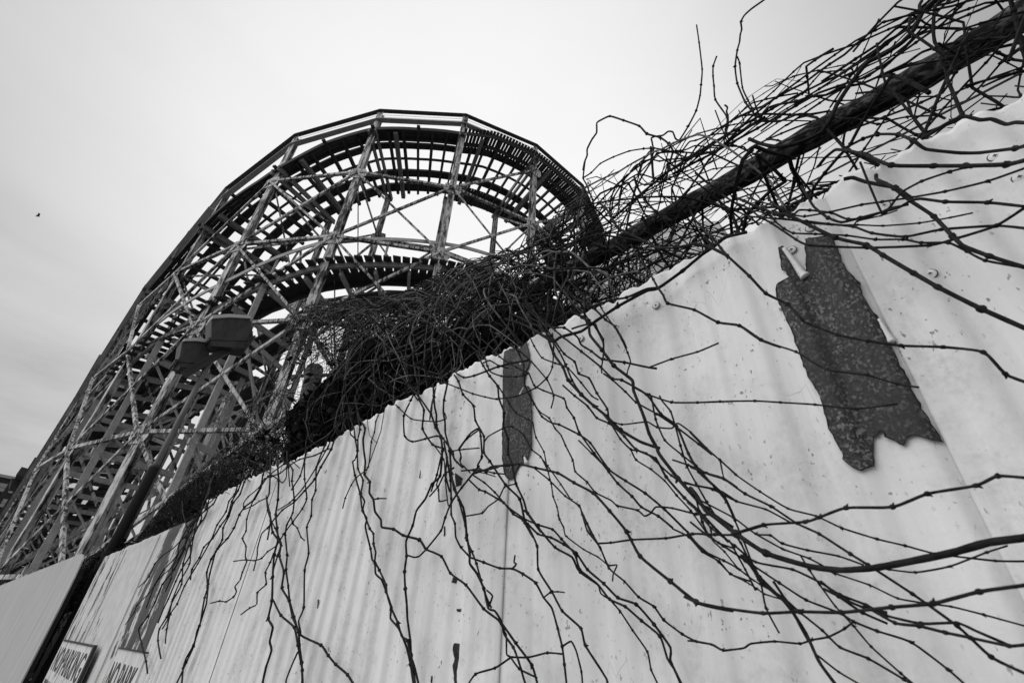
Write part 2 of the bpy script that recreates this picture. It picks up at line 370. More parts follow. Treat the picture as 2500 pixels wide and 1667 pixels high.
# paint blister flap beside the lip
def screw(px, py, r=.0072):
    p = ony(px, py, FY); b = MB(); y = float(surf(p[0], p[2]))-.003
    def ring(r0, y0): return [(p[0]+r0*math.cos(a), y0, p[2]+r0*math.sin(a)) for a in np.linspace(0, 2*math.pi, 16, endpoint=False)]
    prof = [(r*.93, y+.003), (r*.93, y-.0002), (r*.7, y-.0008), (r*.5, y-.0010), (r*.3, y-.0016), (.0001, y-.0016)]
    V = []; [V.extend(ring(a, c_)) for a, c_ in prof]
    b.add(V, [(i*16+j, i*16+(j+1) % 16, (i+1)*16+(j+1) % 16, (i+1)*16+j) for i in range(5) for j in range(16)])
    o = b.build('screw', MT['paint'] if py > 380 else MT['screw'], fence, False)
    b = MB(); V2 = [(p[0]+rr*math.cos(a_), y+.0006, p[2]+rr*math.sin(a_)) for rr in (r*.9, r*1.1) for a_ in np.linspace(0, 2*math.pi, 16, endpoint=False)]
    b.add(V2, [(j, (j+1) % 16, 16+(j+1) % 16, 16+j) for j in range(16)]); b.build('washer', MT['rust_and_shadow'], o)
    b = MB(); yy = y-.0021
    b.beam((p[0]-r*.3, yy, p[2]), (p[0]+r*.3, yy, p[2]), .0006, r*.11); b.beam((p[0], yy-.0001, p[2]-r*.3), (p[0], yy-.0001, p[2]+r*.3), r*.11, .0006, (0, 1, 0))
    b.build('screw_slot', MT['rust_and_shadow'], o)
for q in ((2430, 388), (1610, 753), (1422, 829), (1937, 617), (1140, 983), (925, 1083), (1275, 886), (2161, 506), (2274, 677), (790, 1148), (2491, 445), (1984, 566)): screw(*q)
b = MB(); b.beam((XL, FY+.06, 2.05), (XR, FY+.06, 2.05), .09, .04, (0, 0, 1)); b.beam((XL, FY+.06, .6), (XR, FY+.06, .6), .09, .04); b.build('back_rail', MT['plank'], fence)
# ------------------------------------------------------------------ peeling board fence and gate on the left
bf = thing('board_fence', 'flat pale board fence panel with long dark stripes of peeled paint', 'fence', (-4.9, .72, 0))
b = MB(); nx = 40
xs = np.linspace(-6.60, -3.20, nx)
tz = lambda x: 2.205-.022*(x+6.6)/3.4+.004*math.sin(x*9)+.003*math.sin(x*23)
V = []; Fc = []
for i, x in enumerate(xs):
    y = FY+.012+.003*math.sin(x*5)
    V += [(x, y, 0), (x, y, tz(x)), (x, y+.02, tz(x)), (x, y+.02, 0)]
for i in range(nx-1):
    for j in range(4): Fc.append((4*i+j, 4*i+4+j, 4*i+4+(j+1) % 4, 4*i+(j+1) % 4))
Fc += [(0, 1, 2, 3), (4*nx-1, 4*nx-2, 4*nx-3, 4*nx-4)]
b.add(V, Fc); b.build('board', MT['peel'], bf)
for x in (-5.4, -4.25): b = MB(); b.beam((x, FY+.004, 0), (x, FY+.004, 2.17), .004, .012); b.build('joint_strip', MT['gateboard'], bf)
b = MB(); b.beam((-4.9, .86, 0), (-4.9, .86, 2.0), .1, .1); b.beam((-6.5, .79, 1.9), (-3.3, .79, 1.9), .08, .1); b.build('back_frame', MT['plank'], bf)
post = MB()
for x0, x1, z0, z1 in ((-8.5, -7.6, 0, 1.77),):
    post.prism([(x0, .80, z0), (x1, .80, z0), (x1, .80, z1), (x0+.02, .80, z1-.05)], (0, .04, 0))
tag(post.build('gap_plank', MT['plank']), 'bare grey plank closing the lower gap beside the board fence', 'plank')
gt = thing('gate_panel', 'plain grey sheet gate leaf with rounded upper corner, far left', 'gate', (-9, .5, 0))
b = MB()
gx = lambda t: -16.5+t*(16.5-6.72); gy = lambda t: .14+t*.43
prof = [(0, 0), (0, 2.25)]+[(t, 2.25) for t in (.2, .4, .6, .8, .94)]+[(.965, 2.245), (.982, 2.22), (.990, 2.17), (.997, 2.0), (1.0, 1.7), (1, 0)]
b.prism([(gx(t), gy(t), z) for t, z in prof], (0, .012, 0)); b.build('sheet', MT['gateboard'], gt)
b = MB(); b.beam((gx(.5), gy(.5)+.06, 1.2), (gx(.98), gy(.98)+.06, 1.2), .05, .05); b.beam((gx(.97), gy(.97)+.06, 0), (gx(.97), gy(.97)+.06, 2.1), .05, .05); b.build('frame', MT['iron'], gt)
# ------------------------------------------------------------------ no parking signs
def text_mesh(body, x0, x1, z0, z1, y, parent, mat, bold=.012):
    cu = bpy.data.curves.new('lettering', 'FONT'); cu.body = body; cu.size = 1; cu.offset = bold; cu.extrude = 0
    ob = bpy.data.objects.new('tmp', cu); S.collection.objects.link(ob); bpy.context.view_layer.update()
    me = bpy.data.meshes.new_from_object(ob.evaluated_get(bpy.context.evaluated_depsgraph_get())); bpy.data.objects.remove(ob)
    co = np.array([v.co[:] for v in me.vertices]); a0, a1 = co[:, 0].min(), co[:, 0].max(); c0, c1 = co[:, 1].min(), co[:, 1].max()
    for v, p in zip(me.vertices, co): v.co = (x0+(p[0]-a0)/(a1-a0)*(x1-x0), y, z0+(p[1]-c0)/(c1-c0)*(z1-z0))
    me.name = 'lettering'; me.materials.clear(); me.materials.append(mat)
    o = bpy.data.objects.new('lettering', me); S.collection.objects.link(o); o.parent = parent
    o.matrix_parent_inverse = Matrix.Translation(parent.location).inverted(); return o
s1 = thing('parking_sign', 'white no parking tow away sign with dark right edge on the board fence', 'sign', (-5.4, .69, 1.2))
b = MB(); b.beam((-6.30, FY-.012, 1.14), (-4.62, FY-.012, 1.14), .014, .70); b.build('plate', MT['signw'], s1)
b = MB(); b.beam((-4.60, FY-.024, .79), (-4.60, FY-.024, 1.505), .05, .018, (0, 1, 0)); b.build('side_frame', MT['iron'], s1)
b = MB(); b.beam((-6.30, FY-.016, 1.497), (-4.65, FY-.016, 1.497), .022, .010); b.build('top_frame', MT['iron'], s1)
text_mesh('NO PARKING', -6.24, -4.76, 1.285, 1.452, FY-.021, s1, MT['signk'])
text_mesh('TOW AWAY ZONE', -6.26, -4.76, 1.05, 1.225, FY-.021, s1, MT['signk'])
s2 = thing('parking_sign', 'smaller white no parking sign behind the hanging vines, nearer the camera', 'sign', (-3.5, .69, 1.2))
b = MB(); b.beam((-3.86, FY-.012, 1.20), (-3.18, FY-.012, 1.20), .012, .62); b.build('plate', MT['signw'], s2)
b = MB(); b.beam((-3.86, FY-.014, 1.512), (-3.18, FY-.014, 1.512), .02, .006); b.build('frame', MT['iron'], s2)
text_mesh('NO PARK', -3.82, -3.21, 1.30, 1.452, FY-.020, s2, MT['signk'])
# ------------------------------------------------------------------ wooden coaster: horseshoe turn on steel bents
CC = np.array([-25.2, 13.9]); RO = 13.9; BAY = R_(18)
def st(k, o=0.0):                                          # station k (bays), o metres inside the outer posts -> x, y
    if k >= 0:
        a = R_(-81)+BAY*k; return np.array([CC[0]+(RO-o)*math.cos(a), CC[1]+(RO-o)*math.sin(a)])
    a = R_(-81); p = np.array([CC[0]+RO*math.cos(a), CC[1]+RO*math.sin(a)])
    q = p+np.array([-4.27, -.60])
    if k >= -1: return p+(q-p)*(-k)+np.array([.10*(1+k)-.0, 1.0])*o*np.array([-1*(1+k), 1])
    return q+np.array([-4.28, -.11])*(-k-1)+np.array([0, 1.0])*o
def nrm(k):
    d = st(k, 1.0)-st(k, 0); d = d/np.linalg.norm(d); return np.array([d[0], d[1], 0])
def tab(t):
    ks = sorted(t); return lambda k: float(np.interp(k, ks, [t[a] for a in ks]))
zT = tab({-6: 6.5, -5: 7.8, -4: 9.6, -3: 12.3, -2: 14.9, -1: 18.4, 0: 21.55, 1: 23.5, 2: 24.85, 3: 25.85, 4: 26.35, 5: 26.9, 6: 27.0, 9: 26.5})
zA = tab({-6: 4.6, -5: 6, -4: 7.9, -3: 10.6, -2: 13.2, -1: 16.4, 0: 18.6, .8: 20.1, 1: 20.7, 1.2: 21.2, 1.5: 22.1, 2: 23.15, 2.5: 23.5, 3: 24.05, 3.4: 24.8, 4: 25.1, 5: 25.4, 6: 25.3, 9: 24.5})
zAi = tab({-6: 4.6, -5: 6, -4: 7.9, -3: 10.6, -2: 13.2, -1: 16.2, 0: 18.6, .4: 19.7, 1: 21.4, 1.5: 22.2, 2: 23.0, 2.7: 23.4, 3.8: 23.95, 5: 24.4, 9: 24})
zB = tab({-6: 4, -5: 5, -4: 6, -3: 7, -2: 8, -1: 9.1, 0: 10.6, 1.1: 12.3, 1.5: 13.2, 1.9: 14.0, 2.4: 14.4, 3.2: 15.0, 4: 15.3, 9: 15.3})
zBi = tab({-6: 4.2, -5: 5.2, -4: 6.3, -3: 7.4, -2: 8.7, -1: 9.9, 0: 11.3, .8: 12.05, 1.15: 12.7, 1.6: 14.0, 2.5: 15.0, 3.4: 15.4, 5: 15.7, 9: 15.7})
OI = 3.72
def pA(k, o, dz=0.0): z = zA(k)+(zAi(k)-zA(k))*o/OI+dz; p = st(k, o); return np.array([p[0], p[1], z])
def pB(k, o, dz=0.0): z = zB(k)+(zBi(k)-zB(k))*o/OI+dz; p = st(k, o); return np.array([p[0], p[1], z])
def p3(k, o, z): p = st(k, o); return np.array([p[0], p[1], z])
LV = [2.7, 6.92, 11.18, 15.46, 19.68, 23.95]
rc = thing('roller_coaster', 'high curved wooden roller coaster turn on flaking white steel bents', 'roller coaster', (-25, 7, 0))
KMIN, KMAX = -6, 6
K = lambda a, b_: range(a, b_+1)
for k in K(KMIN, KMAX):
    nr = nrm(k)
    b = MB(); b.hsec(p3(k, 0, 0), p3(k, 0, zT(k)-.02), nr, .30, .24); po = b.build('post', MT['flaking_steel'], rc)
    b = MB(); b.hsec(p3(k, OI, 0), p3(k, OI, zAi(k)-.1), nr, .26, .22); pi_ = b.build('inner_post', MT['flaking_steel'], rc)
    ta = _unit(np.append(st(k+.02)-st(k-.02), 0))
    for o_, P_, s_ in ((0, po, 1), (OI, pi_, -1)):
        for z in LV:
            if z < (zA(k) if o_ == 0 else zAi(k))-.3 or (o_ == 0 and k >= 4 and z < 24.5):
                c_ = p3(k, o_, z)-nr*s_*.135; b = MB()
                b.prism([c_+ta*a+np.array([0, 0, h]) for a, h in ((-.42, -.12), (-.30, -.34), (.30, -.34), (.42, -.12), (.36, .26), (.12, .34), (-.12, .34), (-.36, .26))], -nr*s_*.012); b.build('gusset_plate', MT['flaking_plate'], P_)
def has(k, z): return z < zA(k)-.6 or (k >= 4 and z < 24.2)
# outer face bracing
nb = 0
for k in K(KMIN, KMAX-1):
    n = nrm(k+.5)
    for i, z in enumerate(LV):
        a, c_ = p3(k, -.15, z), p3(k+1, -.15, z)
        if has(k, z) and has(k+1, z) and not (i == 5):
            b = MB(); b.angle(a, c_, .135, n); b.build('strut', MT['flaking_steel'], rc)
        if i and has(k, LV[i-1]) and has(k+1, LV[i-1]):
            if has(k+1, z): b = MB(); b.angle(p3(k, -.17, LV[i-1]), p3(k+1, -.17, z), .105, n); b.build('cross_brace', MT['flaking_steel'], rc)
            if has(k, z) and i < 5: b = MB(); b.angle(p3(k+1, -.21, LV[i-1]), p3(k, -.21, z), .105, n); b.build('cross_brace', MT['flaking_steel'], rc)
# inner face bracing
LI = [2.7, 6.92, 11.18, 15.46, 19.45]
for k in K(KMIN, KMAX-1):
    n = nrm(k+.5)
    for i, z in enumerate(LI):
        ok = z < min(zAi(k), zAi(k+1))-.5
        if ok:
            b = MB(); b.angle(p3(k, OI+.12, z), p3(k+1, OI+.12, z), .11, n); b.build('inner_strut', MT['flaking_steel'], rc)
            if i:
                b = MB(); b.angle(p3(k, OI+.14, LI[i-1]), p3(k+1, OI+.14, z), .09, n); b.build('inner_brace', MT['flaking_steel'], rc)
                b = MB(); b.angle(p3(k+1, OI+.17, LI[i-1]), p3(k, OI+.17, z), .09, n); b.build('inner_brace', MT['flaking_steel'], rc)
        elif i and LI[i-1] < min(zAi(k), zAi(k+1))-.5 and k >= 0:
            b = MB(); b.angle(p3(k, OI+.12, LI[i-1]), p3(k+.5, OI+.1, zAi(k+.5)-.25), .09, n); b.angle(p3(k+1, OI+.12, LI[i-1]), p3(k+.5, OI+.1, zAi(k+.5)-.25), .09, n)
            b.build('knee_brace', MT['flaking_steel'], rc)
# radial bracing of every bent
for k in K(KMIN, KMAX):
    ta = _unit(np.append(st(k+.02)-st(k-.02), 0)); b = MB()
    for i, z in enumerate(LV[:5]):
        if z > zAi(k)-.8: continue
        b.beam(p3(k, .1, z), p3(k, OI-.1, z), .05, .12, (0, 0, 1))
        if i: b.beam(p3(k, .1, LV[i-1])+ta*.04, p3(k, OI-.1, z)+ta*.04, .1, .02, ta); b.beam(p3(k, OI-.1, LV[i-1])-ta*.04, p3(k, .1, z)-ta*.04, .1, .02, ta)
        zz = min(z+4.2, zAi(k)-.4)
        if z+4.2 > zAi(k)-.8 and zz-z > 1: b.beam(p3(k, .1, z)+ta*.04, p3(k, OI-.1, zz)+ta*.04, .1, .02, ta)
    b.build('bent_brace', MT['flaking_steel'], rc)
# handrails of the upper deck
for k in K(KMIN, KMAX-1):
    n = nrm(k+.5)
    b = MB(); b.beam(p3(k, -.16, zT(k)-.03), p3(k+1, -.16, zT(k+1)-.03), .045, .21, n, .02); b.build('top_rail', MT['dark_wood' if k >= 0 else 'grey_wood'], rc)
    b = MB()
    q0, q1 = zT(k)-.78, zT(k+1)-.78
    b.beam(p3(k, -.03, q0), p3(k+1, -.03, q1), .12, .05, (0, 0, 1)); b.beam(p3(k, -.16, q0+.02), p3(k+1, -.16, q1+.02), .04, .13, n)
    for hz in (.3, .5): b.beam(p3(k, -.1, zT(k)-hz), p3(k+1, -.1, zT(k+1)-hz), .014, .014)
    b.build('mid_rail', MT['weathered_wood'], rc)
# track A
def curve(fn, k0_, k1_, o, dz, step=.1): return [fn(k, o, dz) for k in np.arange(k0_, k1_+1e-6, step)]
def ledger(fn, k0_, k1_, o, wd, ht, dz, mat, name):
    for a in range(k0_, k1_): b = MB(); b.strip(curve(fn, a, a+1, o, dz, .125), wd, ht); b.build(name, mat, rc)
DW, TW, WW, GW = MT['dark_wood'], MT['track_wood'], MT['weathered_wood'], MT['grey_wood']
b = MB()
for o_ in (-.10, .10, .30): b.strip(curve(pA, KMIN, 3.0, o_, .06), .185, .05)
b.build('walkway', DW, rc)
b = MB(); b.strip(curve(pA, KMIN, KMAX, .34, -.10), .06, .26); b.strip(curve(pA, KMIN, KMAX, -.22, -.06), .05, .22)
b.build('walkway_joist', DW, rc)
b = MB(); b.strip(curve(pA, KMIN, KMAX, .80, .09), .36, .07); b.strip(curve(pA, KMIN, KMAX, .62, .0), .07, .12)
b.strip(curve(pA, KMIN, KMAX, 1.55, .07), .10, .10); b.build('guard_timber', TW, rc)
for off, nm in ((2.45, 'running_rail'), (3.35, 'running_rail')):
    b = MB(); b.strip(curve(pA, KMIN, KMAX, off, .12), .42 if off < 3 else .5, .14); b.strip(curve(pA, KMIN, KMAX, off+.0, .24), .2, .1); b.build(nm, TW, rc)
b = MB()
for k in np.arange(3.03, KMAX, .043):
    b.beam(pA(k, -.45, .06), pA(k, .70, .06), .145, .045)
b.build('walkway_slats', DW, rc); b = MB()
for k in np.arange(3.1, KMAX, .043): b.beam(pA(k, 2.9, .04), pA(k, 3.9, .04), .13, .045)
b.build('walkway_slats', DW, rc)
for k in np.arange(KMIN+.08, KMAX, .165):
    if abs(k-round(k)) < .07: continue
    e0, e1 = rng.uniform(-.22, -.02), rng.uniform(3.6, 3.85)
    b = MB(); b.beam(pA(k, e0, -.06), pA(k+rng.normal(0, .006), e1, -.06), .11+.05*rng.random(), .16); b.build('cross_tie', DW, rc)
for k in K(KMIN, KMAX):
    b = MB()
    for s_ in (-1, 1): b.beam(pA(k+.035*s_, -.3, -.2), pA(k+.035*s_, OI+.25, -.2), .09, .28)
    b.build('bent_cap', GW, rc)
    if 0 <= k: b = MB(); b.beam(pA(k+.25, -.1, -.22), pA(k+.25, OI+.1, -.22), .2, .22); b.build('floor_beam', GW, rc)
# track B (lower lane)
kb1 = 5
b = MB()
for k in np.arange(-.2, kb1, .083): b.beam(pB(k, -.34+rng.normal(0, .02), .08), pB(k, .92, .08), .31 if k > 0 else .3, .045)
b.build('walkway_planks', DW, rc)
ledger(pB, -2, kb1, .06, .11, .24, -.10, GW, 'ledger'); ledger(pB, -2, kb1, 1.32, .12, .42, -.08, DW, 'ledger')
b = MB(); b.strip(curve(pB, -2, kb1, 1.15, .05), .7, .1); b.build('guard_timber', TW, rc)
b = MB(); b.strip(curve(pB, -2, kb1, 3.1, .1), .6, .22); b.strip(curve(pB, -2, kb1, 3.6, .0), .3, .3); b.strip(curve(pB, -2, kb1, 2.6, .14), .3, .1); b.build('running_rail', TW, rc)
for k in np.arange(-1.9, kb1, .31):
    b = MB(); b.beam(pB(k, .25, -.32), pB(k, 3.75, -.32), .11, .22); b.build('deck_joist', WW, rc)
ledger(pB, -1, kb1, -.02, .05, .17, 1.30, WW, 'handrail')
for k in np.arange(-1, kb1, .5): b = MB(); b.beam(pB(k, .05, 0), pB(k, .05, 1.3), .08, .08); b.build('rail_post', WW, rc)
# straight leg: ties of the lower lane and wooden cross framing seen from below
for k in np.arange(-5.9, .3, .22):
    b = MB(); b.beam(pB(k, -.1, -.02), pB(k, OI+.2, -.02), .16, .14); b.build('cross_tie', DW, rc)
b = MB()
for o_ in (.1, 1.0, 1.8, 2.7, 3.6): b.strip(curve(pB, KMIN, 0, o_, .1), .26, .08)
b.build('track_stringer', TW, rc)
for k in K(-5, 1):
    for za, zb in ((.2, 2.9), (2.9, 6.6), (6.9, min(10.8, zB(k)-.2))):
        if zb-za < 1.2: continue
        b = MB(); b.beam(p3(k+.45, .1, za), p3(k+.45, OI, zb), .05, .19, (1, 0, 0)); b.beam(p3(k+.49, OI, za), p3(k+.49, .1, zb), .05, .19, (1, 0, 0))
        b.beam(p3(k+.47, -.1, zb), p3(k+.47, OI+.1, zb), .07, .2); b.build('timber_brace', WW, rc)
    b = MB()
    for o_ in (.1, OI): b.beam(p3(k+.47, o_, 0), p3(k+.47, o_, zB(k+.47)), .2, .2)
    b.build('timber_post', WW, rc)
# boards fixed to the outside of the descending leg
for k in np.arange(-5.7, -1.5, .42):
    e_ = rng.uniform(-.9, .0); c_ = rng.uniform(.5, 1.1)
    b = MB(); b.beam(p3(k, -.36, zT(k)+e_*.8-.1), p3(k+c_, -.22-rng.random()*.2, zT(k+c_)+e_*.8-rng.uniform(-.25, .5)), .05, rng.uniform(.14, .26), nrm(k), .25); b.build('loose_board', MT['weathered_wood' if rng.random() < .7 else 'dark_wood'], rc)
    b = MB(); b.beam(p3(k, -.40, zT(k)-2.2), p3(k+rng.normal(0, .05), -.26, zT(k)+rng.uniform(-.3, .22)), .12, .1, nrm(k)); b.build('rail_stub', GW, rc)
for k in K(-6, -1):
    b = MB(); b.beam(p3(k, -.3, zT(k)-1.9), p3(k+1, -.3, zT(k+1)-1.9), .05, .3, nrm(k+.5), .15); b.beam(p3(k+.5, -.33, zT(k+.5)-2.6), p3(k+.5, -.33, zT(k+.5)-.6), .26, .05, (0, 1, 0)); b.build('fascia_board', WW, rc)
# fish plates / steps: short boards sticking out of the walkway edge
b = MB()
for k in np.arange(-5.5, 3, .5): b.beam(pA(k, -.42, -.05), pA(k, .2, -.05), .16, .1)
b.build('outrigger', DW, rc)
# ------------------------------------------------------------------ inner approach trestle
tr = thing('wooden_trestle', 'distant slatted wooden trestle seen through the legs of the coaster', 'trestle', (-42, 9, 0))
tz2 = lambda t: 15.5-9*t
for i in range(11):
    t = i/10; x = -31-26*t; y0, y1 = 5.6+3.0*t, 8.6+3.2*t; z = tz2(t)
    b = MB(); b.beam((x, y0, 0), (x, y0, z), .28, .28); b.beam((x, y1, 0), (x, y1, z), .28, .28)
    for z0 in np.arange(1.0, z-2, 3.0):
        b.beam((x-.15, y0, z0), (x-.15, y1, z0+3), .04, .2, (1, 0, 0)); b.beam((x+.15, y1, z0), (x+.15, y0, z0+3), .04, .2, (1, 0, 0)); b.beam((x, y0-.2, z0), (x, y1+.2, z0), .05, .2)
    b.build('bent', WW, tr)
    if i < 10:
        t2 = (i+1)/10; x2 = -31-26*t2; b = MB()
        for z0 in np.arange(1.0, tz2(t2)-1, 3.0): b.beam((x, y0-.16, z0), (x2, 5.6+3*t2-.16, z0), .04, .18, (0, 1, 0)); b.beam((x, y0-.2, z0), (x2, 5.6+3*t2-.2, z0+3), .04, .16, (0, 1, 0))
        b.build('girt', WW, tr)
b = MB()
for t in np.linspace(0, 1, 120): x = -31-26*t; b.beam((x, 5.2+3*t, tz2(t)+.1), (x, 9.0+3.2*t, tz2(t)+.1), .13, .12)
for o_ in (5.4, 6.6, 7.9, 8.9): b.beam((-31, o_, tz2(0)+.2), (-57, o_+3, tz2(1)+.2), .3, .1)
b.build('track_deck', DW, tr)
# ------------------------------------------------------------------ distant buildings
ab = thing('apartment_block', 'dark brick apartment block with rows of small pale windows, far left', 'building', (-150, -8, 0))
u = ray(25, 1260); yawn = math.atan2(u[1], u[0])
bc = np.array([-140., -140*u[1]/u[0], 0]); 
fx = -200.0
def fpt(px, py): return onx(px, py, fx)
yl, yr = fpt(-260, 1300)[1], fpt(60, 1185)[1]; zr = fpt(20, 1168)[2]
b = MB(); b.beam((fx-12, min(yl, yr), zr/2), (fx-12, max(yl, yr), zr/2), 24, zr); b.build('wall', MT['brick'], ab)
b = MB(); b.beam((fx-12, min(yl, yr)-.4, zr+.4), (fx-12, max(yl, yr)+.4, zr+.4), 24.8, .8); b.build('parapet', MT['bwall'], ab)
ys = np.arange(max(yl, yr)-1.6, min(yl, yr), -2.7); cnt = 0
for zz in np.arange(zr-2.6, 3, -3.9):
    for yy in ys:
        if cnt >= 60: break
        cnt += 1; b = MB(); b.beam((fx+.03, yy-.85, zz), (fx+.03, yy+.85, zz), .06, 2.3); wn = b.build('window', MT['glass'], ab)
        b = MB(); b.beam((fx+.07, yy-.8, zz), (fx+.07, yy+.8, zz), .04, .1); b.beam((fx+.07, yy-.85, zz-1.1), (fx+.07, yy+.85, zz-1.1), .2, .12); b.build('frame', MT['brick'], wn)
cp = thing('platform_roof', 'dark slab roof jutting out left beside the coaster leg', 'roof', (-52, -1, 0))
p1 = [onx(*q, -52) for q in ((40, 1157), (53, 1139), (120, 1157), (112, 1180))]
b = MB(); b.prism(p1, (-5, 0, 0)); b.build('slab', DW, cp)
p1 = [onx(*q, -54) for q in ((28, 1167), (80, 1171), (120, 1180), (120, 1190), (80, 1183), (28, 1177))]
b = MB(); b.prism(p1, (-4, 0, 0)); b.build('lower_slab', DW, cp)
b = MB(); b.beam((-54.5, -1.6, 0), (-54.5, -1.6, 13.0), .3, .3); b.build('column', DW, cp)
# pale building with raised letters behind the vines
sb = thing('sign_building', 'pale gabled building with raised wall letters behind the vine tangle', 'building', (-7, 24, 0))
Y0 = 15.0
P = lambda x, y: ony(x, y, Y0)
def zs(q): return P(*q)
front = [P(1300, 800), P(1440, 655), P(1652, 552), P(1652, 800)]
b = MB()
A, B, Cc = P(1380, 664), P(1645, 545), P(1700, 690)
b.prism([(A[0], Y0, 0), (A[0], Y0, A[2]), (B[0], Y0, B[2]), (B[0], Y0, 0)], (0, 7, 0)); b.build('wall', MT['bwall'], sb)
b = MB(); b.prism([(B[0]+.003, Y0, 0), (B[0]+.003, Y0, B[2]), (B[0]+1.6, Y0+.8, B[2]-.4), (B[0]+2.3, Y0+.8, 0)], (0, 6.0, 0)); b.build('gable', MT['bpale'], sb)
b = MB(); bd = [P(1400, 690), P(1640, 585), P(1640, 572), P(1400, 676)]; b.prism([p-np.array((0, .05, 0)) for p in bd], (0, -.12, 0))
bd = [P(1420, 775), P(1650, 665), P(1650, 657), P(1420, 767)]; b.prism([p-np.array((0, .05, 0)) for p in bd], (0, -.12, 0)); b.build('moulding', MT['bpale'], sb)
def tilt_text(body, tl, tr_, h):
    a, c_ = P(*tl), P(*tr_); o = text_mesh(body, 0, 1, 0, 1, 0, sb, MT['bpale'], .02)
    lb = P(tl[0]-h*.02, tl[1]+h); dn = lb-a
    for v in o.data.vertices:
        x, z = v.co.x, v.co.z; q = a+(c_-a)*x+dn*(1-z)*1.0; v.co = (q[0], Y0-.08, q[2])
    return o
tilt_text('CONEY', (1476, 660), (1620, 592), 42); tilt_text('ISLAND', (1495, 713), (1600, 662), 18)
# ------------------------------------------------------------------ floodlights on a pole
fp = thing('light_pole', 'weathered round pole behind the fence carrying two floodlights', 'pole', (-7.17, .88, 0))
pt = ony(512, 885, .88); XP = float(pt[0])
q = ony(300, 1290, .88); y2 = .88*XP/q[0]; q = ony(300, 1290, y2)
dirp = (pt-q)/(pt[2]-q[2]); base = q-dirp*q[2]
b = MB(); b.tube([base, q, (q+pt)/2, pt], [.048, .040, .036, .034], 14); b.build('shaft', MT['pole'], fp, True)
j = q+dirp*.75; b = MB(); b.tube([base, j-dirp*.05, j-dirp*.045, j], [.066, .056, .062, .060], 14); b.build('dark_sleeve', MT['iron'], fp, True)
b = MB(); c0 = np.array([.085, 0, 0]); b.tube([q+np.array((.02, .055, -.1)), pt+np.array((.02, .045, -.5))], .014, 8); b.build('conduit', MT['pole'], fp, True)
a0, a1 = onx(450, 908, XP+.02), onx(575, 836, XP+.02); b = MB(); b.beam(a0, a1, .10, .02, (0, 0, 1)); b.beam(a0+np.array((0.03, 0, -.06)), a1+np.array((0.03, 0, -.06)), .02, .11); b.build('crossarm', MT['iron'], fp)
def flood(name, label, outline, rim, lid, yoke, x, dp):
    t = thing(name, label, 'floodlight', tuple(onx(*outline[0], x)))
    def lay(poly, d0, sh):                       # bevelled solid: inset copy of the outline on both ends
        pl = [onx(a, c_, x) for a, c_ in poly]; ce = np.mean(pl, axis=0); n = len(pl)
        rings = [[ce+(p-ce)*sc+np.array((dx, 0, 0)) for p in pl] for sc, dx in ((.97, 0), (1, -.015), (1, -d0+.03), (sh, -d0))]
        b = MB(); V = [p for r in rings for p in r]
        F = [tuple(range(n))[::-1], tuple(3*n+i for i in range(n))]+[(k*n+i, k*n+(i+1) % n, (k+1)*n+(i+1) % n, (k+1)*n+i) for k in range(3) for i in range(n)]
        b.add(V, F); return b
    lay(outline, dp, .9).build('housing', MT['lamp'], t)
    pl = [onx(a, c_, x+.012) for a, c_ in rim]; b = MB(); b.prism(pl, (-dp-.024, 0, 0)); b.build('rim', MT['lamp'], t)
    pl = [onx(a, c_, x+.03) for a, c_ in lid]; b = MB(); b.prism(pl, (-dp*.8, 0, 0)); b.build('lid_edge', MT['lampedge_highlight'], t)
    b = MB()
    pts = [onx(a, c_, x+.03) for a, c_ in yoke]
    for i in range(len(pts)-1): b.beam(pts[i], pts[i+1], .05, .008, (0, .6, .8), .012)
    b.build('yoke', MT['iron'], t)
    return t
flood('floodlight', 'upper right floodlight with dented grey housing on the pole crossarm',
      [(516, 778), (520, 775), (608, 776), (613, 780), (620, 824), (621, 829), (600, 855), (560, 848), (518, 845), (513, 831), (515, 820)],
      [(510, 824), (519, 821), (596, 826), (624, 818), (624, 824), (597, 832), (520, 829), (511, 830)],
      [(519, 769), (560, 766), (612, 770), (614, 777), (560, 774), (519, 777)],
      [(616, 812), (612, 818), (600, 842), (582, 849), (566, 852)], XP+.16, .30)
flood('floodlight', 'lower left floodlight partly hidden behind the crossarm',
      [(444, 834), (449, 830), (500, 832), (512, 838), (512, 870), (495, 888), (480, 900), (440, 897), (436, 880), (440, 860)],
      [(428, 876), (437, 877), (490, 882), (514, 872), (514, 877), (490, 887), (436, 883), (428, 881)],
      [(450, 826), (480, 824), (512, 829), (513, 836), (480, 832), (450, 832)],
      [(436, 875), (424, 893), (421, 903), (448, 908)], XP-.03, .30)
# wooden stump wrapped in vines
st_ = ony(745, 1010, 1.5); tp_ = ony(755, 905, 1.5)
b = MB(); b.tube([(st_[0], 1.52, 0), (st_[0], 1.51, st_[2]), (tp_[0]*.5+st_[0]*.5, 1.5, tp_[2]-.03), (tp_[0]*.5+st_[0]*.5, 1.5, tp_[2])], [.10, .095, .09, .07], 10)
tag(b.build('wooden_stump', MT['oldbark'], None, True), 'dark cut-off wooden post standing in the twig tangle', 'post')
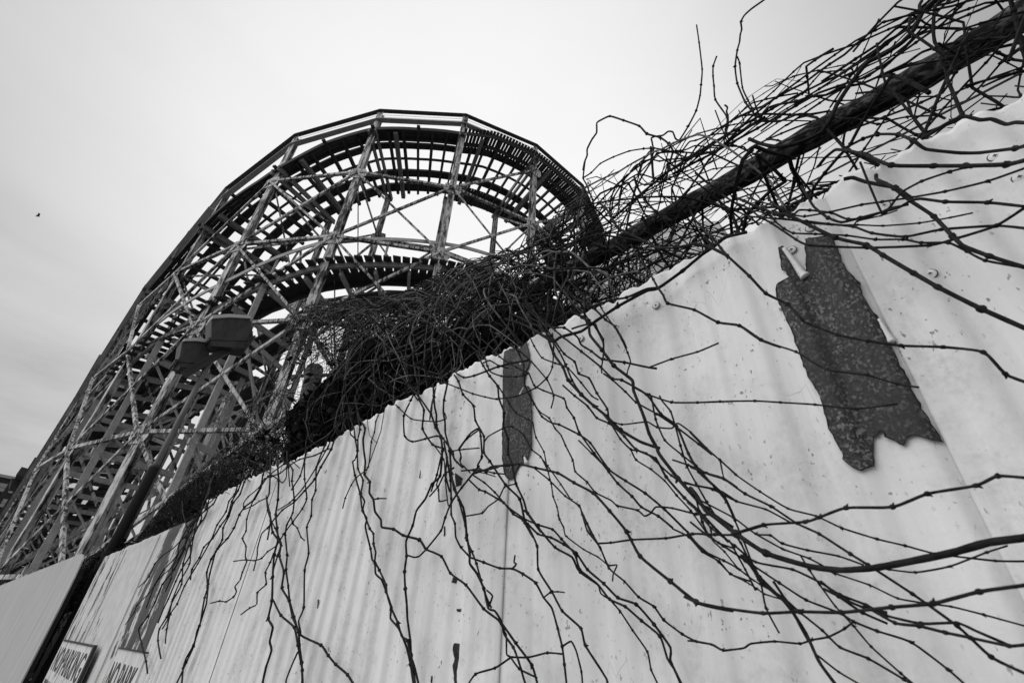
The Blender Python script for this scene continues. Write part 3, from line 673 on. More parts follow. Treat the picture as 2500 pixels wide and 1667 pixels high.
# ------------------------------------------------------------------ chain link fence above the metal fence
cl_ = thing('chain_link_fence', 'chain link fence with thick mottled top pipe, smothered in bare vines', 'fence', (0, 1.1, 0))
CY = 1.1
b = MB(); xs = np.linspace(-2.9, 2.2, 120)
pz = lambda x: 2.845+.03*math.exp(-((x+1.0)/.6)**2)
b.tube([(x, CY+.003*math.sin(x*9), pz(x)+.003*math.sin(x*13+1)) for x in xs], [.034+.0018*math.sin(x*31)+.001*math.sin(x*77) for x in xs], 16); b.build('top_pipe', MT['pipe'], cl_, True)
for x in (.62, -2.4): b = MB(); b.tube([(x, CY+.07, 0), (x, CY+.07, 2.78)], .03, 12); b.build('post', MT['pipe'], cl_, True)
b = MB(); DX = .058
def wirepts(x0, sg):
    P = []; z0, z1 = 1.9, 2.74; n = int((z1-z0)/DX)
    for i in range(n+1):
        for t in (0, .5):
            z = z0+(i+t)*DX
            if z > z1: break
            P.append((x0+sg*((i+t)*DX*.92), CY+.055+.006*math.cos((i+t)*2*math.pi+(0 if sg > 0 else math.pi)), z))
    return P
for x0 in np.arange(-3.4, 1.9, DX*1.0):
    for sg in (-1, 1): b.tube(wirepts(x0, sg), .0018, 4, False)
b.tube([(x, CY+.055, 2.745) for x in np.linspace(-4, 2, 50)], .003, 5); b.tube([(x, CY+.05, 2.42) for x in np.linspace(-4, 2, 50)], .002, 5)
b.build('wire_mesh', MT['wire'], cl_)
# ------------------------------------------------------------------ vines
def cat(P, sub=3):
    P = np.array(P, float); n = len(P)
    if n < 3: return P, [0]*0
    out_ = []
    for i in range(n-1):
        p0 = P[max(i-1, 0)]; p1 = P[i]; p2 = P[i+1]; p3_ = P[min(i+2, n-1)]
        t1, t2 = (p2-p0)*.28, (p3_-p1)*.28
        for s in range(sub):
            t = s/sub; h = t*t*t
            out_.append((2*h-3*t*t+1)*p1+(h-2*t*t+t)*t1+(-2*h+3*t*t)*p2+(h-t*t)*t2)
    out_.append(P[-1]); return np.array(out_), None
def shoot_mesh(P, r0, r1=None, k=7, nodes=True, sub=4, jit=.0):
    """cane with a swollen knot at every traced node"""
    P = np.array(P, float); r1 = r0*.8 if r1 is None else r1
    n = len(P); Q, _ = cat(P, sub)
    R = np.interp(np.arange(len(Q)), [0, len(Q)-1], [r0, r1])
    b = MB()
    if nodes:
        T = np.arange(len(Q))
        # refine near nodes
        QQ, RR = [], []
        for i in range(len(Q)):
            if i % sub == 0 and 0 < i < len(Q)-1:
                d0 = Q[i]-Q[i-1]; d1 = Q[i+1]-Q[i]; e = R[i]*1.8
                l0, l1 = np.linalg.norm(d0), np.linalg.norm(d1)
                if l0 > e*1.5 and l1 > e*1.5:
                    s_ = 1.35+.5*random.random()
                    QQ += [Q[i]-d0/l0*e, Q[i]-d0/l0*e*.3, Q[i]+d1/l1*e*.4, Q[i]+d1/l1*e*1.0]; RR += [R[i]*1.02, R[i]*s_, R[i]*s_*.95, R[i]*1.0]
                    if random.random() < .45:      # stubby bud
                        side = np.cross(d1/l1, rng.normal(0, 1, 3)); side /= max(np.linalg.norm(side), 1e-6)
                        side = side*.8+d1/l1*.6
                        b.tube([Q[i], Q[i]+side*R[i]*2.0, Q[i]+side*R[i]*3.2], [R[i]*.9, R[i]*.75, R[i]*.35], 5)
                    continue
            QQ.append(Q[i]+rng.normal(0, jit, 3) if jit else Q[i]); RR.append(R[i]*(1+.06*random.uniform(-1, 1)))
        Q, R = np.array(QQ), np.array(RR)
    b.tube(Q, R, k)
    return b
def vine(parent, px, wpx, y0, y1=None, taper=.85, mat='bark', wob=.006, name='shoot'):
    """px: nodes of the cane; it hangs in front of the fence at depth y0 (start) .. y1 (end)"""
    y1 = y0 if y1 is None else y1; px = list(px)
    if y0 < .70 and len(px) > 4:
        e = edge_y(px[0][0])
        if -30 < px[0][1]-e < 120:
            (a0, c0), (a1, c1) = px[0], px[1]; L_ = math.hypot(a0-a1, c0-c1)+1e-6; u0, v0 = (a0-a1)/L_, min((c0-c1)/L_, -.3)
            ext = []
            for q in range(5):
                a0 += u0*26+random.uniform(-9, 9); c0 += v0*26+random.uniform(-6, 4); ext.append((a0, c0))
                u0 += random.uniform(-.25, .3); v0 = min(v0+random.uniform(-.2, .2), -.35)
                if c0 < edge_y(a0)-75: break
            px = ext[::-1]+px
    n = len(px); P = []
    ph = random.uniform(0, 6)
    for i, (a, c_) in enumerate(px):
        y = y0+(y1-y0)*i/max(n-1, 1)+wob*math.sin(i*1.3+ph)
        zf = ony(a, c_, FY)[2]
        if zf < TOP+.03: y = min(y, .672)
        elif y0 < .70: y = max(y, min(.70+(zf-TOP)*.7, .9))
        P.append(ony(a, c_, y))
    r = wpx/2*depth(P[n//2])/F_
    return shoot_mesh(P, r, r*taper, 7).build(name, MT[mat], parent, True)
def edge_y(a): return float(np.interp(a, [0, 250, 470, 525, 770, 1060, 1335, 1660, 2050, 2240, 2500], [1430, 1357, 1290, 1208, 1085, 960, 805, 610, 445, 400, 254]))
def plant(label, strands, at=None, group='bare vine canes hanging over the metal fence'):
    t = thing('vine', label, 'vine', tuple(ony(*strands[0][0][0], strands[0][2])), group)
    for s in strands: vine(t, *s)
    return t
a = .665
plant('thin vine canes trailing over the board fence beside the parking signs', [
    (F7((530, 190), (500, 270), (460, 340), (430, 440), (380, 510), (330, 590), (270, 650), (240, 720), (190, 800), (180, 870)), 4, a),
    (F7((545, 380), (510, 430), (475, 520), (430, 590), (365, 660), (320, 730), (290, 820), (295, 920), (275, 990), (245, 1165), (225, 1210), (200, 1320), (150, 1430), (90, 1560), (60, 1600)), 4, a),
    (F7((470, 350), (440, 440), (400, 520), (395, 600), (350, 680), (310, 830), (300, 900), (290, 1010), (285, 1040), (240, 1180), (200, 1310), (150, 1400), (130, 1465), (120, 1600)), 4, a),
    (F7((420, 410), (360, 500), (320, 600), (230, 760), (140, 910), (90, 1030), (45, 1100), (20, 1200), (10, 1300)), 3.5, a),
    (F7((230, 460), (200, 580), (180, 700), (120, 800), (80, 880), (30, 1000), (0, 1060), (-40, 1160)), 3.5, a),
    (F7((200, 500), (150, 620), (60, 740), (0, 800), (-60, 900), (-90, 980), (-120, 1060)), 3, a), (F7((160, 560), (60, 660), (0, 700), (-60, 760), (-100, 850), (-170, 920)), 3, a),
    (F7((300, 300), (240, 420), (160, 520), (100, 640), (95, 700), (60, 780), (50, 860), (10, 950)), 3, a), (F7((330, 330), (220, 430), (90, 500), (-40, 560), (-140, 590), (-240, 630)), 2.5, a),
    (F7((250, 470), (170, 640), (130, 760), (120, 900), (60, 1010), (20, 1120), (-30, 1200), (-40, 1280), (-20, 1400)), 3.5, a),
    (F7((180, 640), (175, 760), (110, 880), (60, 1000), (30, 1130), (-10, 1200)), 3.5, a),
    (F7((140, 660), (70, 800), (-10, 900), (-60, 1020), (-110, 1120), (-150, 1170), (-170, 1210), (-150, 1300), (-120, 1420), (-110, 1500)), 3.5, a),
    (F7((60, 780), (-30, 860), (-100, 960), (-180, 1040), (-200, 1090), (-260, 1170)), 2.5, a)])
plant('tangled knot of thin vine canes hanging at the fence edge left of centre', [
    (F7((770, -60), (770, 0), (768, 100), (775, 200), (770, 330), (755, 430), (765, 520), (770, 600), (745, 700), (735, 850), (730, 1010), (705, 1130), (735, 1190), (715, 1285), (727, 1345), (690, 1460), (668, 1560), (665, 1620)), 5.5, a),
    (F7((740, 1010), (790, 1110), (880, 1190), (905, 1310), (920, 1400), (935, 1480), (932, 1600)), 5.5, a-.02),
    (F7((720, -50), (720, 0), (718, 170), (710, 290), (695, 330), (715, 420), (725, 480), (735, 550), (790, 630), (780, 710), (810, 815), (797, 925), (845, 1010), (870, 1120), (910, 1220), (915, 1310), (930, 1430), (938, 1600)), 5, a-.01),
    (F7((880, 330), (870, 420), (830, 500), (820, 570), (832, 700), (825, 800), (840, 910), (850, 1010), (880, 1120), (920, 1240), (1060, 1310), (1110, 1380), (1160, 1440), (1240, 1510), (1295, 1600)), 4.5, a),
    (F7((1130, -10), (1060, 110), (1020, 190), (950, 270), (880, 345), (800, 400), (760, 450)), 4.5, a-.01), (F7((1110, -30), (1030, 110), (940, 250), (850, 350), (770, 400)), 3.5, a),
    (F7((1080, -20), (1030, 110), (1025, 265), (1000, 330), (995, 440), (965, 515), (978, 690), (950, 805), (945, 1055), (910, 1145), (925, 1225)), 4, a),
    (F7((960, -50), (950, 90), (950, 190), (965, 320), (935, 390), (870, 480), (810, 560), (760, 640), (700, 680), (660, 725), (610, 740), (550, 735), (470, 745)), 3.7, a),
    (F7((650, 250), (600, 340), (560, 460), (555, 540), (530, 590), (555, 645), (550, 715), (560, 745), (530, 820), (515, 870), (480, 915), (490, 950), (470, 985), (420, 1018), (375, 1013), (315, 1028)), 3.5, a),
    (F7((740, 690), (720, 750), (685, 820), (690, 900), (632, 955), (627, 1035), (580, 1060), (520, 1105)), 3.7, a), (F7((760, 440), (700, 520), (660, 560), (632, 655), (630, 705), (605, 810)), 3.5, a),
    (F7((860, 450), (870, 490), (900, 520), (925, 580), (950, 605)), 3.2, a), (F7((735, 170), (680, 190), (640, 250), (570, 310), (540, 350), (540, 395), (600, 370), (645, 340), (690, 320)), 3.2, a),
    (F7((740, 170), (800, 215), (825, 180), (830, 110), (835, 10)), 3, a), (F7((850, 240), (840, 120), (830, 0)), 3, a), (F7((860, 265), (920, 170), (950, 60), (975, -30)), 3.5, a),
    (F7((905, 1355), (875, 1420), (850, 1480), (825, 1550), (828, 1620)), 4.5, a-.01), (F7((740, 800), (770, 700), (790, 620), (750, 520), (730, 480)), 3.5, a), (F7((700, 600), (720, 470), (700, 400), (690, 300)), 3.5, a)])
plant('long paired vine canes crossing the ribbed sheet left of the small chipped hole', [
    (F7((1310, -80), (1310, 0), (1290, 60), (1275, 75), (1290, 165), (1325, 290), (1340, 405), (1370, 455), (1360, 515), (1395, 660), (1405, 730), (1425, 760), (1430, 830), (1470, 870), (1500, 950), (1535, 1050), (1530, 1130), (1580, 1190), (1610, 1250), (1640, 1330), (1665, 1440), (1690, 1600)), 5, a),
    (F7((1290, -90), (1305, 0), (1310, 120), (1345, 200), (1330, 290), (1355, 340), (1345, 400), (1390, 525), (1415, 560), (1415, 625), (1430, 685), (1425, 745), (1455, 805), (1500, 905), (1505, 960), (1535, 1060), (1580, 1160), (1605, 1250), (1645, 1280), (1665, 1380), (1690, 1450), (1725, 1600)), 5, a-.01),
    (F7((1345, -80), (1350, 0), (1360, 75), (1355, 160), (1390, 210), (1388, 285), (1415, 330), (1425, 410), (1465, 465), (1472, 515), (1550, 528), (1615, 570), (1725, 600), (1770, 670)), 5.8, a),
    (F7((1415, 330), (1445, 322), (1500, 322)), 4, a-.01), (F7((1400, -60), (1380, 110), (1300, 180), (1265, 230), (1225, 320), (1207, 390)), 3.2, a),
    (F8((110, 665), (215, 712), (275, 825), (380, 905), (500, 1065), (610, 1150), (715, 1295), (825, 1445), (870, 1600)), 6, a-.01)])
plant('vine canes bunched at the torn sheet seam and falling to the bottom edge', [
    (F1((1200, 700), (1210, 800), (1150, 930), (1100, 1040), (1105, 1180), (1160, 1220), (1250, 1200), (1330, 1180), (1380, 1195)), 4.5, a),
    (F7((2130, 100), (2010, 250), (1940, 350), (1900, 450), (1870, 540), (1775, 660), (1725, 710), (1690, 718), (1645, 705)), 5, a),
    (F7((1870, -90), (1880, 0), (1865, 170), (1810, 225), (1765, 325), (1705, 405), (1680, 505), (1635, 610), (1638, 710), (1625, 815), (1630, 930), (1640, 1040), (1645, 1140), (1665, 1290), (1670, 1380), (1700, 1600)), 5.8, a-.01),
    (F7((1890, -60), (1920, 100), (1935, 200), (1940, 320), (1940, 430), (1965, 490), (1970, 580), (2005, 650), (2065, 715)), 5, a-.02),
    (F7((1900, -120), (1930, 0), (1940, 150), (1960, 260), (2020, 380), (2035, 460), (2045, 570), (2065, 690), (2065, 760), (2115, 830), (2160, 930), (2190, 1060)), 6, a-.02),
    (F7((1950, 200), (1990, 330), (2035, 500), (2045, 600), (2080, 680), (2110, 760), (2140, 870), (2180, 990), (2212, 1060)), 5, a-.03),
    (F7((1870, 150), (1840, 230), (1855, 260), (1860, 340), (1915, 330)), 4, a), (F7((1830, -30), (1890, 60), (1900, 200), (1920, 370), (1950, 330)), 3.5, a),
    (F1((1200, 800), (1205, 920), (1240, 1000), (1230, 1130), (1300, 1240), (1380, 1270), (1400, 1330), (1390, 1450), (1420, 1568)), 5, a-.01),
    (F1((1060, 980), (1150, 1060), (1240, 1075), (1330, 1080), (1395, 1060), (1385, 1020)), 3.5, a), (F1((1200, 900), (1290, 1030), (1320, 1120), (1360, 1180), (1440, 1290), (1450, 1340), (1510, 1400)), 5, a-.02),
    (F1((1620, 1140), (1540, 1200), (1490, 1270), (1500, 1330), (1490, 1360)), 4, a), (F1((1360, 1320), (1330, 1450), (1290, 1568)), 4.5, a),
    (F1((1450, 1400), (1380, 1450), (1340, 1530), (1280, 1600)), 4.5, a),
    (F8((530, 1060), (560, 980), (520, 940)), 5, a-.02), (F8((500, 920), (530, 1060), (575, 1080), (620, 1150), (640, 1240), (700, 1325), (730, 1400), (760, 1500), (790, 1600)), 6, a-.03),
    (F8((600, 1140), (650, 1240), (655, 1370), (680, 1390), (740, 1470), (860, 1530)), 5, a-.02), (F8((680, 1390), (800, 1393), (930, 1362), (1030, 1370)), 5, a-.01), (F8((680, 1395), (575, 1465), (445, 1505), (380, 1600)), 5, a),
    (F8((400, 715), (500, 752), (610, 792), (695, 795), (765, 830), (850, 890), (905, 990), (960, 1060), (1000, 1200), (1030, 1320), (1045, 1440), (1062, 1600)), 5.8, a-.02),
    (F8((695, 795), (720, 765), (705, 750), (712, 705)), 5, a-.03), (F8((905, 990), (950, 955), (1000, 950), (1045, 955)), 4, a-.01),
    (F8((1030, 1320), (1090, 1285), (1125, 1350), (1160, 1490), (1168, 1600)), 5, a-.01), (F8((385, 440), (490, 420), (530, 375), (600, 325), (640, 245), (710, 225)), 4, a)])
plant('angular vine canes running past both sides of the narrow bare metal strip', [
    (F8((400, 195), (470, 262), (510, 275), (635, 350), (700, 425), (780, 475), (865, 560), (955, 585), (1040, 630), (1125, 690), (1200, 800), (1310, 895), (1405, 990), (1530, 1035), (1650, 1170), (1760, 1325), (1760, 1410), (1800, 1500), (1850, 1600)), 5.8, a-.02),
    (F8((430, 165), (505, 215), (575, 280), (660, 375), (770, 455), (870, 500), (965, 530), (1025, 595), (1110, 690), (1150, 800), (1235, 870), (1275, 905), (1350, 1000), (1455, 1050), (1565, 1145), (1690, 1250), (1740, 1400), (1790, 1480), (1840, 1600)), 5.5, a-.03),
    (F8((1350, 1000), (1420, 1080), (1505, 1210), (1605, 1355), (1630, 1475), (1690, 1600)), 5, a-.02), (F8((1125, 690), (1135, 770), (1150, 820), (1270, 905), (1290, 960), (1345, 1000)), 4.5, a-.02),
    (F6((100, 380), (10, 330), (60, 410), (95, 510), (175, 595), (190, 710), (255, 830), (255, 955), (300, 1020), (420, 1200), (530, 1310), (570, 1490), (630, 1600)), 5, a-.01),
    (F8((760, 470), (790, 490), (860, 640), (868, 800), (960, 950), (1030, 1080), (1155, 1195), (1185, 1310), (1275, 1450), (1330, 1540), (1345, 1600)), 5.8, a-.03),
    (F6((200, 200), (250, 290), (300, 370), (360, 445), (370, 540), (410, 650), (405, 750), (440, 850), (440, 970), (470, 1040), (500, 1190), (560, 1320), (590, 1420), (690, 1560)), 5.5, a-.02),
    (F8((770, 400), (800, 425), (870, 520), (980, 650), (1095, 715), (1130, 790), (1150, 815)), 6, a-.03),
    (F6((250, 270), (300, 250), (370, 290), (440, 310)), 4, a-.01), (F6((280, 290), (310, 340), (390, 370), (500, 375), (570, 365), (600, 345)), 4.2, a-.01),
    (F6((350, 545), (500, 525), (650, 460), (740, 380), (780, 300), (790, 150), (780, 40)), 4, a-.03), (F6((365, 445), (450, 580), (500, 650), (610, 710)), 4, a-.01),
    (F6((65, 925), (150, 810), (215, 770), (230, 830), (240, 985), (205, 1060), (280, 1110)), 5, a), (F6((260, 870), (290, 830), (400, 770), (470, 755), (560, 820), (620, 930), (690, 985), (740, 1085)), 4, a-.02),
    (F6((0, 945), (100, 930), (220, 920)), 3.8, a-.01), (F6((0, 950), (50, 1030), (100, 1060), (150, 1110)), 4, a), (F6((60, 925), (80, 970), (70, 1020), (95, 1060)), 3.5, a)])
plant('horizontal forked vine cane lying across the foot of the narrow bare strip', [
    (F8((350, 135), (430, 130), (520, 130), (590, 110), (640, 95), (740, 90), (850, 115), (1000, 150), (1110, 215), (1240, 285), (1350, 405), (1465, 545), (1555, 710), (1760, 880), (1935, 1020), (2090, 1060), (2180, 1075)), 6.5, a-.05, .47),
    (F8((430, 155), (520, 125), (560, 105), (660, 100), (740, 88)), 5.5, a-.055), (F8((470, 125), (570, 150), (645, 157)), 4, a-.03), (F8((400, 130), (520, 155), (580, 175)), 3, a-.03),
    (F8((845, 120), (940, 195), (1050, 305), (1145, 370), (1165, 430), (1200, 540), (1285, 650), (1345, 790), (1450, 880), (1545, 985), (1650, 1050), (1715, 1140), (1840, 1235), (1935, 1285), (2040, 1305), (2115, 1345), (2180, 1340)), 5, a-.05),
    (F5((-80, 985), (0, 1020), (180, 1060), (450, 1095), (700, 1085), (980, 1090), (1320, 1055), (1600, 1030), (1910, 950), (2230, 905)), 8.5, .46, .40)])
plant('vine canes fanning down across the middle of the pale sheet', [
    (F6((530, 180), (620, 260), (740, 400), (790, 520), (770, 615)), 4, a), (F6((560, 330), (600, 350), (640, 440), (710, 480), (865, 540), (890, 610), (945, 690), (985, 800), (1100, 960), (1210, 1100), (1280, 1190), (1390, 1290), (1460, 1370), (1590, 1440), (1700, 1530)), 4.8, a-.02),
    (F6((570, 440), (595, 500), (640, 580), (700, 680), (780, 730), (830, 740), (980, 815), (1070, 880), (1210, 1080), (1340, 1170), (1490, 1265), (1640, 1390), (1820, 1568)), 4.8, a-.01),
    (F6((600, 500), (630, 560), (680, 640), (755, 690), (800, 770), (845, 820), (880, 900), (935, 1010), (955, 1100), (1045, 1180), (1110, 1260), (1230, 1320), (1275, 1360), (1430, 1395), (1485, 1440), (1530, 1420), (1575, 1370), (1700, 1380), (1880, 1425), (1990, 1430)), 4.6, a-.02),
    (F6((630, 720), (640, 780), (655, 840), (715, 950), (740, 1080), (770, 1190), (785, 1290), (815, 1370), (835, 1465), (870, 1530)), 3.8, a-.01),
    (F8((1000, 430), (1010, 460), (1040, 520), (1055, 575), (1175, 665), (1270, 715), (1350, 780)), 3.7, a-.01), (F8((900, 60), (930, 100), (1020, 225), (1090, 330), (1145, 375), (1200, 490), (1240, 570), (1290, 660), (1340, 770), (1400, 770), (1375, 830), (1370, 880)), 4, a-.02),
    (F8((1775, 525), (1885, 580), (1975, 680), (2090, 745), (2165, 830), (2300, 880)), 5, a-.02), (F8((1880, 553), (1980, 670), (2120, 740), (2212, 790), (2330, 880)), 5, a-.02)])
plant('thick brown main cane with a dense bundle of canes sweeping to the lower right', [
    (F6((1030, -80), (1060, 0), (1070, 60), (1160, 170), (1250, 290), (1390, 400), (1400, 480), (1440, 580), (1480, 680), (1520, 810), (1580, 920), (1600, 970), (1740, 1150), (1960, 1390), (2160, 1530)), 8.5, a-.04, a-.09),
    (F5((-40, 250), (0, 300), (60, 400), (130, 450), (270, 560), (470, 690), (770, 780), (980, 805), (1200, 790), (1400, 755), (1720, 690), (1970, 620), (2240, 585)), 13, a-.09, a-.20, 1.1, 'bark', .002),
    (F6((800, 0), (870, 0), (970, 70), (1000, 130), (1080, 180), (1160, 240), (1330, 265), (1520, 305), (1580, 312)), 5.5, a-.02), (F6((1530, 300), (1690, 240), (1890, 185), (2050, 118)), 5, a-.04, a-.1),
    (F6((720, -20), (770, 60), (870, 200), (950, 260), (980, 350), (1060, 385), (1120, 500), (1200, 620), (1210, 700), (1230, 720)), 5, a-.02),
    (F6((730, -40), (740, 60), (790, 200), (860, 300), (900, 400), (1000, 510), (1100, 600), (1200, 680), (1300, 780), (1450, 870), (1560, 910), (1600, 920)), 7, a-.03),
    (F6((700, 0), (760, 70), (830, 180), (880, 280), (930, 400), (1010, 520), (1150, 640), (1220, 720), (1330, 830), (1420, 930), (1570, 1000), (1650, 1140), (1790, 1300), (1900, 1400), (2060, 1568), (2130, 1640)), 5.5, a-.02, a-.07),
    (F6((800, 20), (860, 70), (1000, 180), (1150, 300), (1240, 390), (1310, 400), (1500, 510), (1610, 660), (1730, 750), (1820, 960), (1900, 1100), (2030, 1220), (2100, 1300), (2180, 1470)), 5.8, a-.03, a-.06),
    (F6((1400, 455), (1510, 510), (1690, 570), (1890, 572), (2170, 562)), 5, a-.04, a-.09), (F4((-20, 1082), (130, 1075), (320, 1072), (460, 1080), (650, 1092), (870, 1115), (1100, 1088)), 5, a-.09, a-.12),
    (F6((1520, 500), (1540, 540), (1570, 700), (1640, 860), (1770, 970), (1950, 1110), (2100, 1160), (2195, 1230)), 5, a-.03),
    (F6((1600, 520), (1620, 560), (1685, 640), (1720, 750), (1760, 900), (1810, 1060), (1880, 1190), (1960, 1330), (2050, 1470)), 4.8, a-.03), (F6((1060, -60), (1110, 0), (1170, 120), (1170, 210), (1155, 310), (1160, 350)), 4, a-.01),
    (F6((1200, -80), (1260, 0), (1310, 90), (1355, 190), (1378, 260), (1355, 330), (1350, 380)), 4, a-.02), (F6((1220, 710), (1310, 740), (1450, 725), (1510, 720), (1580, 760), (1690, 770), (1740, 730), (1840, 800), (1960, 920), (2060, 1010), (2195, 1130)), 4.5, a-.03),
    (F6((2060, 1010), (2090, 1150)), 3.2, a-.03), (F6((640, 140), (700, 230), (800, 270), (900, 310), (1000, 420), (1080, 520), (1130, 550)), 4, a-.02), (F6((860, 440), (950, 520), (1050, 600), (1120, 690), (1210, 730), (1300, 800)), 5, a-.02),
    (F6((1220, 720), (1300, 850), (1380, 930), (1500, 960), (1690, 1130), (1800, 1190), (2050, 1240), (2195, 1330)), 5, a-.03), (F6((1380, 930), (1420, 1010), (1530, 1080), (1640, 1170), (1730, 1280), (1840, 1400), (1960, 1568)), 4.5, a-.03),
    (F6((980, 860), (1080, 960), (1200, 1080)), 4, a-.02), (F6((1170, 350), (1240, 400), (1340, 490), (1420, 570), (1580, 660), (1730, 760), (1900, 890), (2000, 970)), 5, a-.03), (F6((1700, 1010), (1820, 1050), (1960, 1110), (2090, 1150), (2195, 1220)), 5, a-.03)])
d = a-.08
plant('criss-crossing bundle of dark canes in the lower right corner', [
    (F5((-40, -120), (80, 0), (160, 60), (265, 160), (430, 275), (620, 390), (810, 440), (980, 520), (1220, 595), (1410, 640), (1620, 695), (2020, 742), (2250, 745)), 4.8, d), (F5((160, 60), (185, 190)), 4, d),
    (F5((-40, 110), (50, 145), (185, 190), (330, 290), (505, 375), (680, 490), (830, 560), (1040, 695), (1160, 770), (1460, 965), (1760, 1180), (1990, 1390), (2240, 1510)), 6.5, d-.02, d-.08),
    (F5((-80, 210), (0, 235), (110, 260), (270, 340), (470, 395), (630, 480)), 5, d), (F5((-60, 20), (0, 100), (120, 240), (200, 340), (260, 470), (320, 610), (370, 740), (430, 860), (470, 1060), (560, 1230)), 5, d),
    (F5((-30, 290), (20, 330), (250, 450), (400, 560), (500, 570), (580, 625), (750, 670), (960, 710), (1130, 770)), 5, d-.01), (F5((400, 560), (580, 660), (760, 725), (900, 800)), 5, d),
    (F5((700, 700), (760, 800), (830, 900), (940, 1050), (1060, 1180), (1180, 1320), (1380, 1500), (1500, 1600)), 5, d-.02), (F5((850, 790), (930, 825), (1170, 905), (1360, 995), (1560, 1030), (1720, 1050), (1940, 1105), (2250, 1190)), 5, d-.02),
    (F5((-60, 350), (0, 400), (100, 520), (260, 640), (400, 750), (650, 800), (840, 890), (970, 970), (1150, 1040), (1280, 1110), (1520, 1165), (1760, 1160), (1900, 1220), (2110, 1310)), 6.5, d-.03, d-.08),
    (F5((300, 700), (380, 770), (560, 890), (740, 1005), (960, 1090), (1060, 1150), (1220, 1215), (1450, 1290), (1700, 1475), (1840, 1600)), 6, d-.02), (F5((220, 520), (300, 620), (420, 870), (600, 1000), (700, 1090), (850, 1210), (970, 1325), (1160, 1400), (1400, 1540), (1500, 1600)), 6, d-.03),
    (F5((320, 700), (440, 880), (600, 1020), (690, 1150), (740, 1230), (790, 1340), (840, 1440), (960, 1600)), 9, d-.03), (F5((820, 1380), (960, 1490), (1150, 1600)), 5, d-.02),
    (F5((-60, 1280), (0, 1285), (100, 1305), (180, 1345), (320, 1330), (370, 1300), (530, 1285), (700, 1300), (780, 1275), (890, 1255), (1000, 1200), (1070, 1145)), 5, d), (F5((1130, 1040), (1340, 1160), (1500, 1180), (1680, 1225), (1850, 1260), (2110, 1315), (2240, 1305)), 8, d-.06, d-.12),
    (F5((1150, 780), (1300, 800), (1480, 820), (1710, 780), (1960, 685), (2100, 640)), 5, d-.05), (F5((60, 440), (100, 540), (110, 605), (190, 680), (290, 800), (430, 900), (590, 990)), 4.2, d),
    (F5((-60, 540), (0, 620), (150, 750), (230, 830), (330, 880), (410, 930), (460, 965), (570, 1000)), 4.2, d), (F5((840, 880), (960, 980), (1120, 1090), (1290, 1165)), 7, d-.04), (F5((-40, 480), (60, 560), (180, 640), (330, 740), (430, 850), (560, 980), (640, 1080)), 6, d-.02),
    (F5((0, 330), (40, 480), (80, 560), (150, 620), (260, 660)), 5, d-.02), (F5((520, 880), (640, 1060), (700, 1180), (760, 1290)), 7, d-.03), (F5((860, 930), (1020, 1010), (1140, 1060), (1290, 1090)), 7, d-.05), (F5((400, 940), (330, 800), (220, 600)), 5, d-.01)])
plant('out of focus arched cane crossing the lower right above the bundle', [
    (F8((1165, 430), (1195, 490), (1235, 580), (1275, 630)), 5, a-.06, a-.1),
    (F8((1270, 625), (1360, 620), (1500, 600), (1730, 590), (1910, 560), (2060, 565), (2180, 565), (2400, 500)), 6, a-.10, a-.18), (F5((250, 560), (455, 500), (735, 480), (830, 450), (1010, 385), (1325, 380), (1560, 290), (1890, 235), (2035, 170), (2250, 185)), 8, .47, .42)])
plant('stout cane crossing the big bare metal patch from the fence top', [
    (F2((500, 450), (560, 495), (600, 560), (650, 640), (730, 690), (860, 750), (950, 800), (1090, 800), (1250, 770), (1370, 800), (1490, 860)), 6.5, .80, .62), (F4((168, 278), (290, 390), (380, 485), (500, 545), (590, 640)), 6.8, .62, .58),
    (F4((590, 640), (770, 710), (940, 745), (1120, 770), (1350, 778), (1570, 805), (1690, 925), (1810, 972)), 7.8, .58, .52)])
plant('zigzag cane hanging in front of the fence and ending on the big bare patch', [
    (F2((960, 1105), (1000, 1160), (1035, 1225), (1240, 1275), (1420, 1370), (1585, 1395), (1750, 1505), (1900, 1560)), 6, .56, .48), (F4((236, 660), (350, 740), (545, 803), (710, 900), (930, 930), (1100, 980), (1215, 997)), 5.5, .49, .44)])
plant('long straight cane lying along the corrugated top edge', [
    (F2((160, 1520), (220, 1480), (370, 1440), (470, 1370), (650, 1250), (870, 1130), (960, 1110), (1150, 975), (1300, 850), (1390, 790), (1480, 720), (1640, 680)), 8.5, .63, .68), (F2((440, 1250), (600, 1200), (720, 1180), (870, 1115), (960, 1105)), 6, .64),
    (F2((480, 1270), (560, 1350), (630, 1400), (690, 1500), (720, 1568)), 5.5, .64), (F2((480, 1380), (500, 1430), (540, 1500), (545, 1568)), 5.5, .64), (F2((300, 1420), (360, 1400), (470, 1370)), 5, .64), (F2((100, 1440), (170, 1360), (290, 1290), (380, 1330), (470, 1390)), 7, .66)])
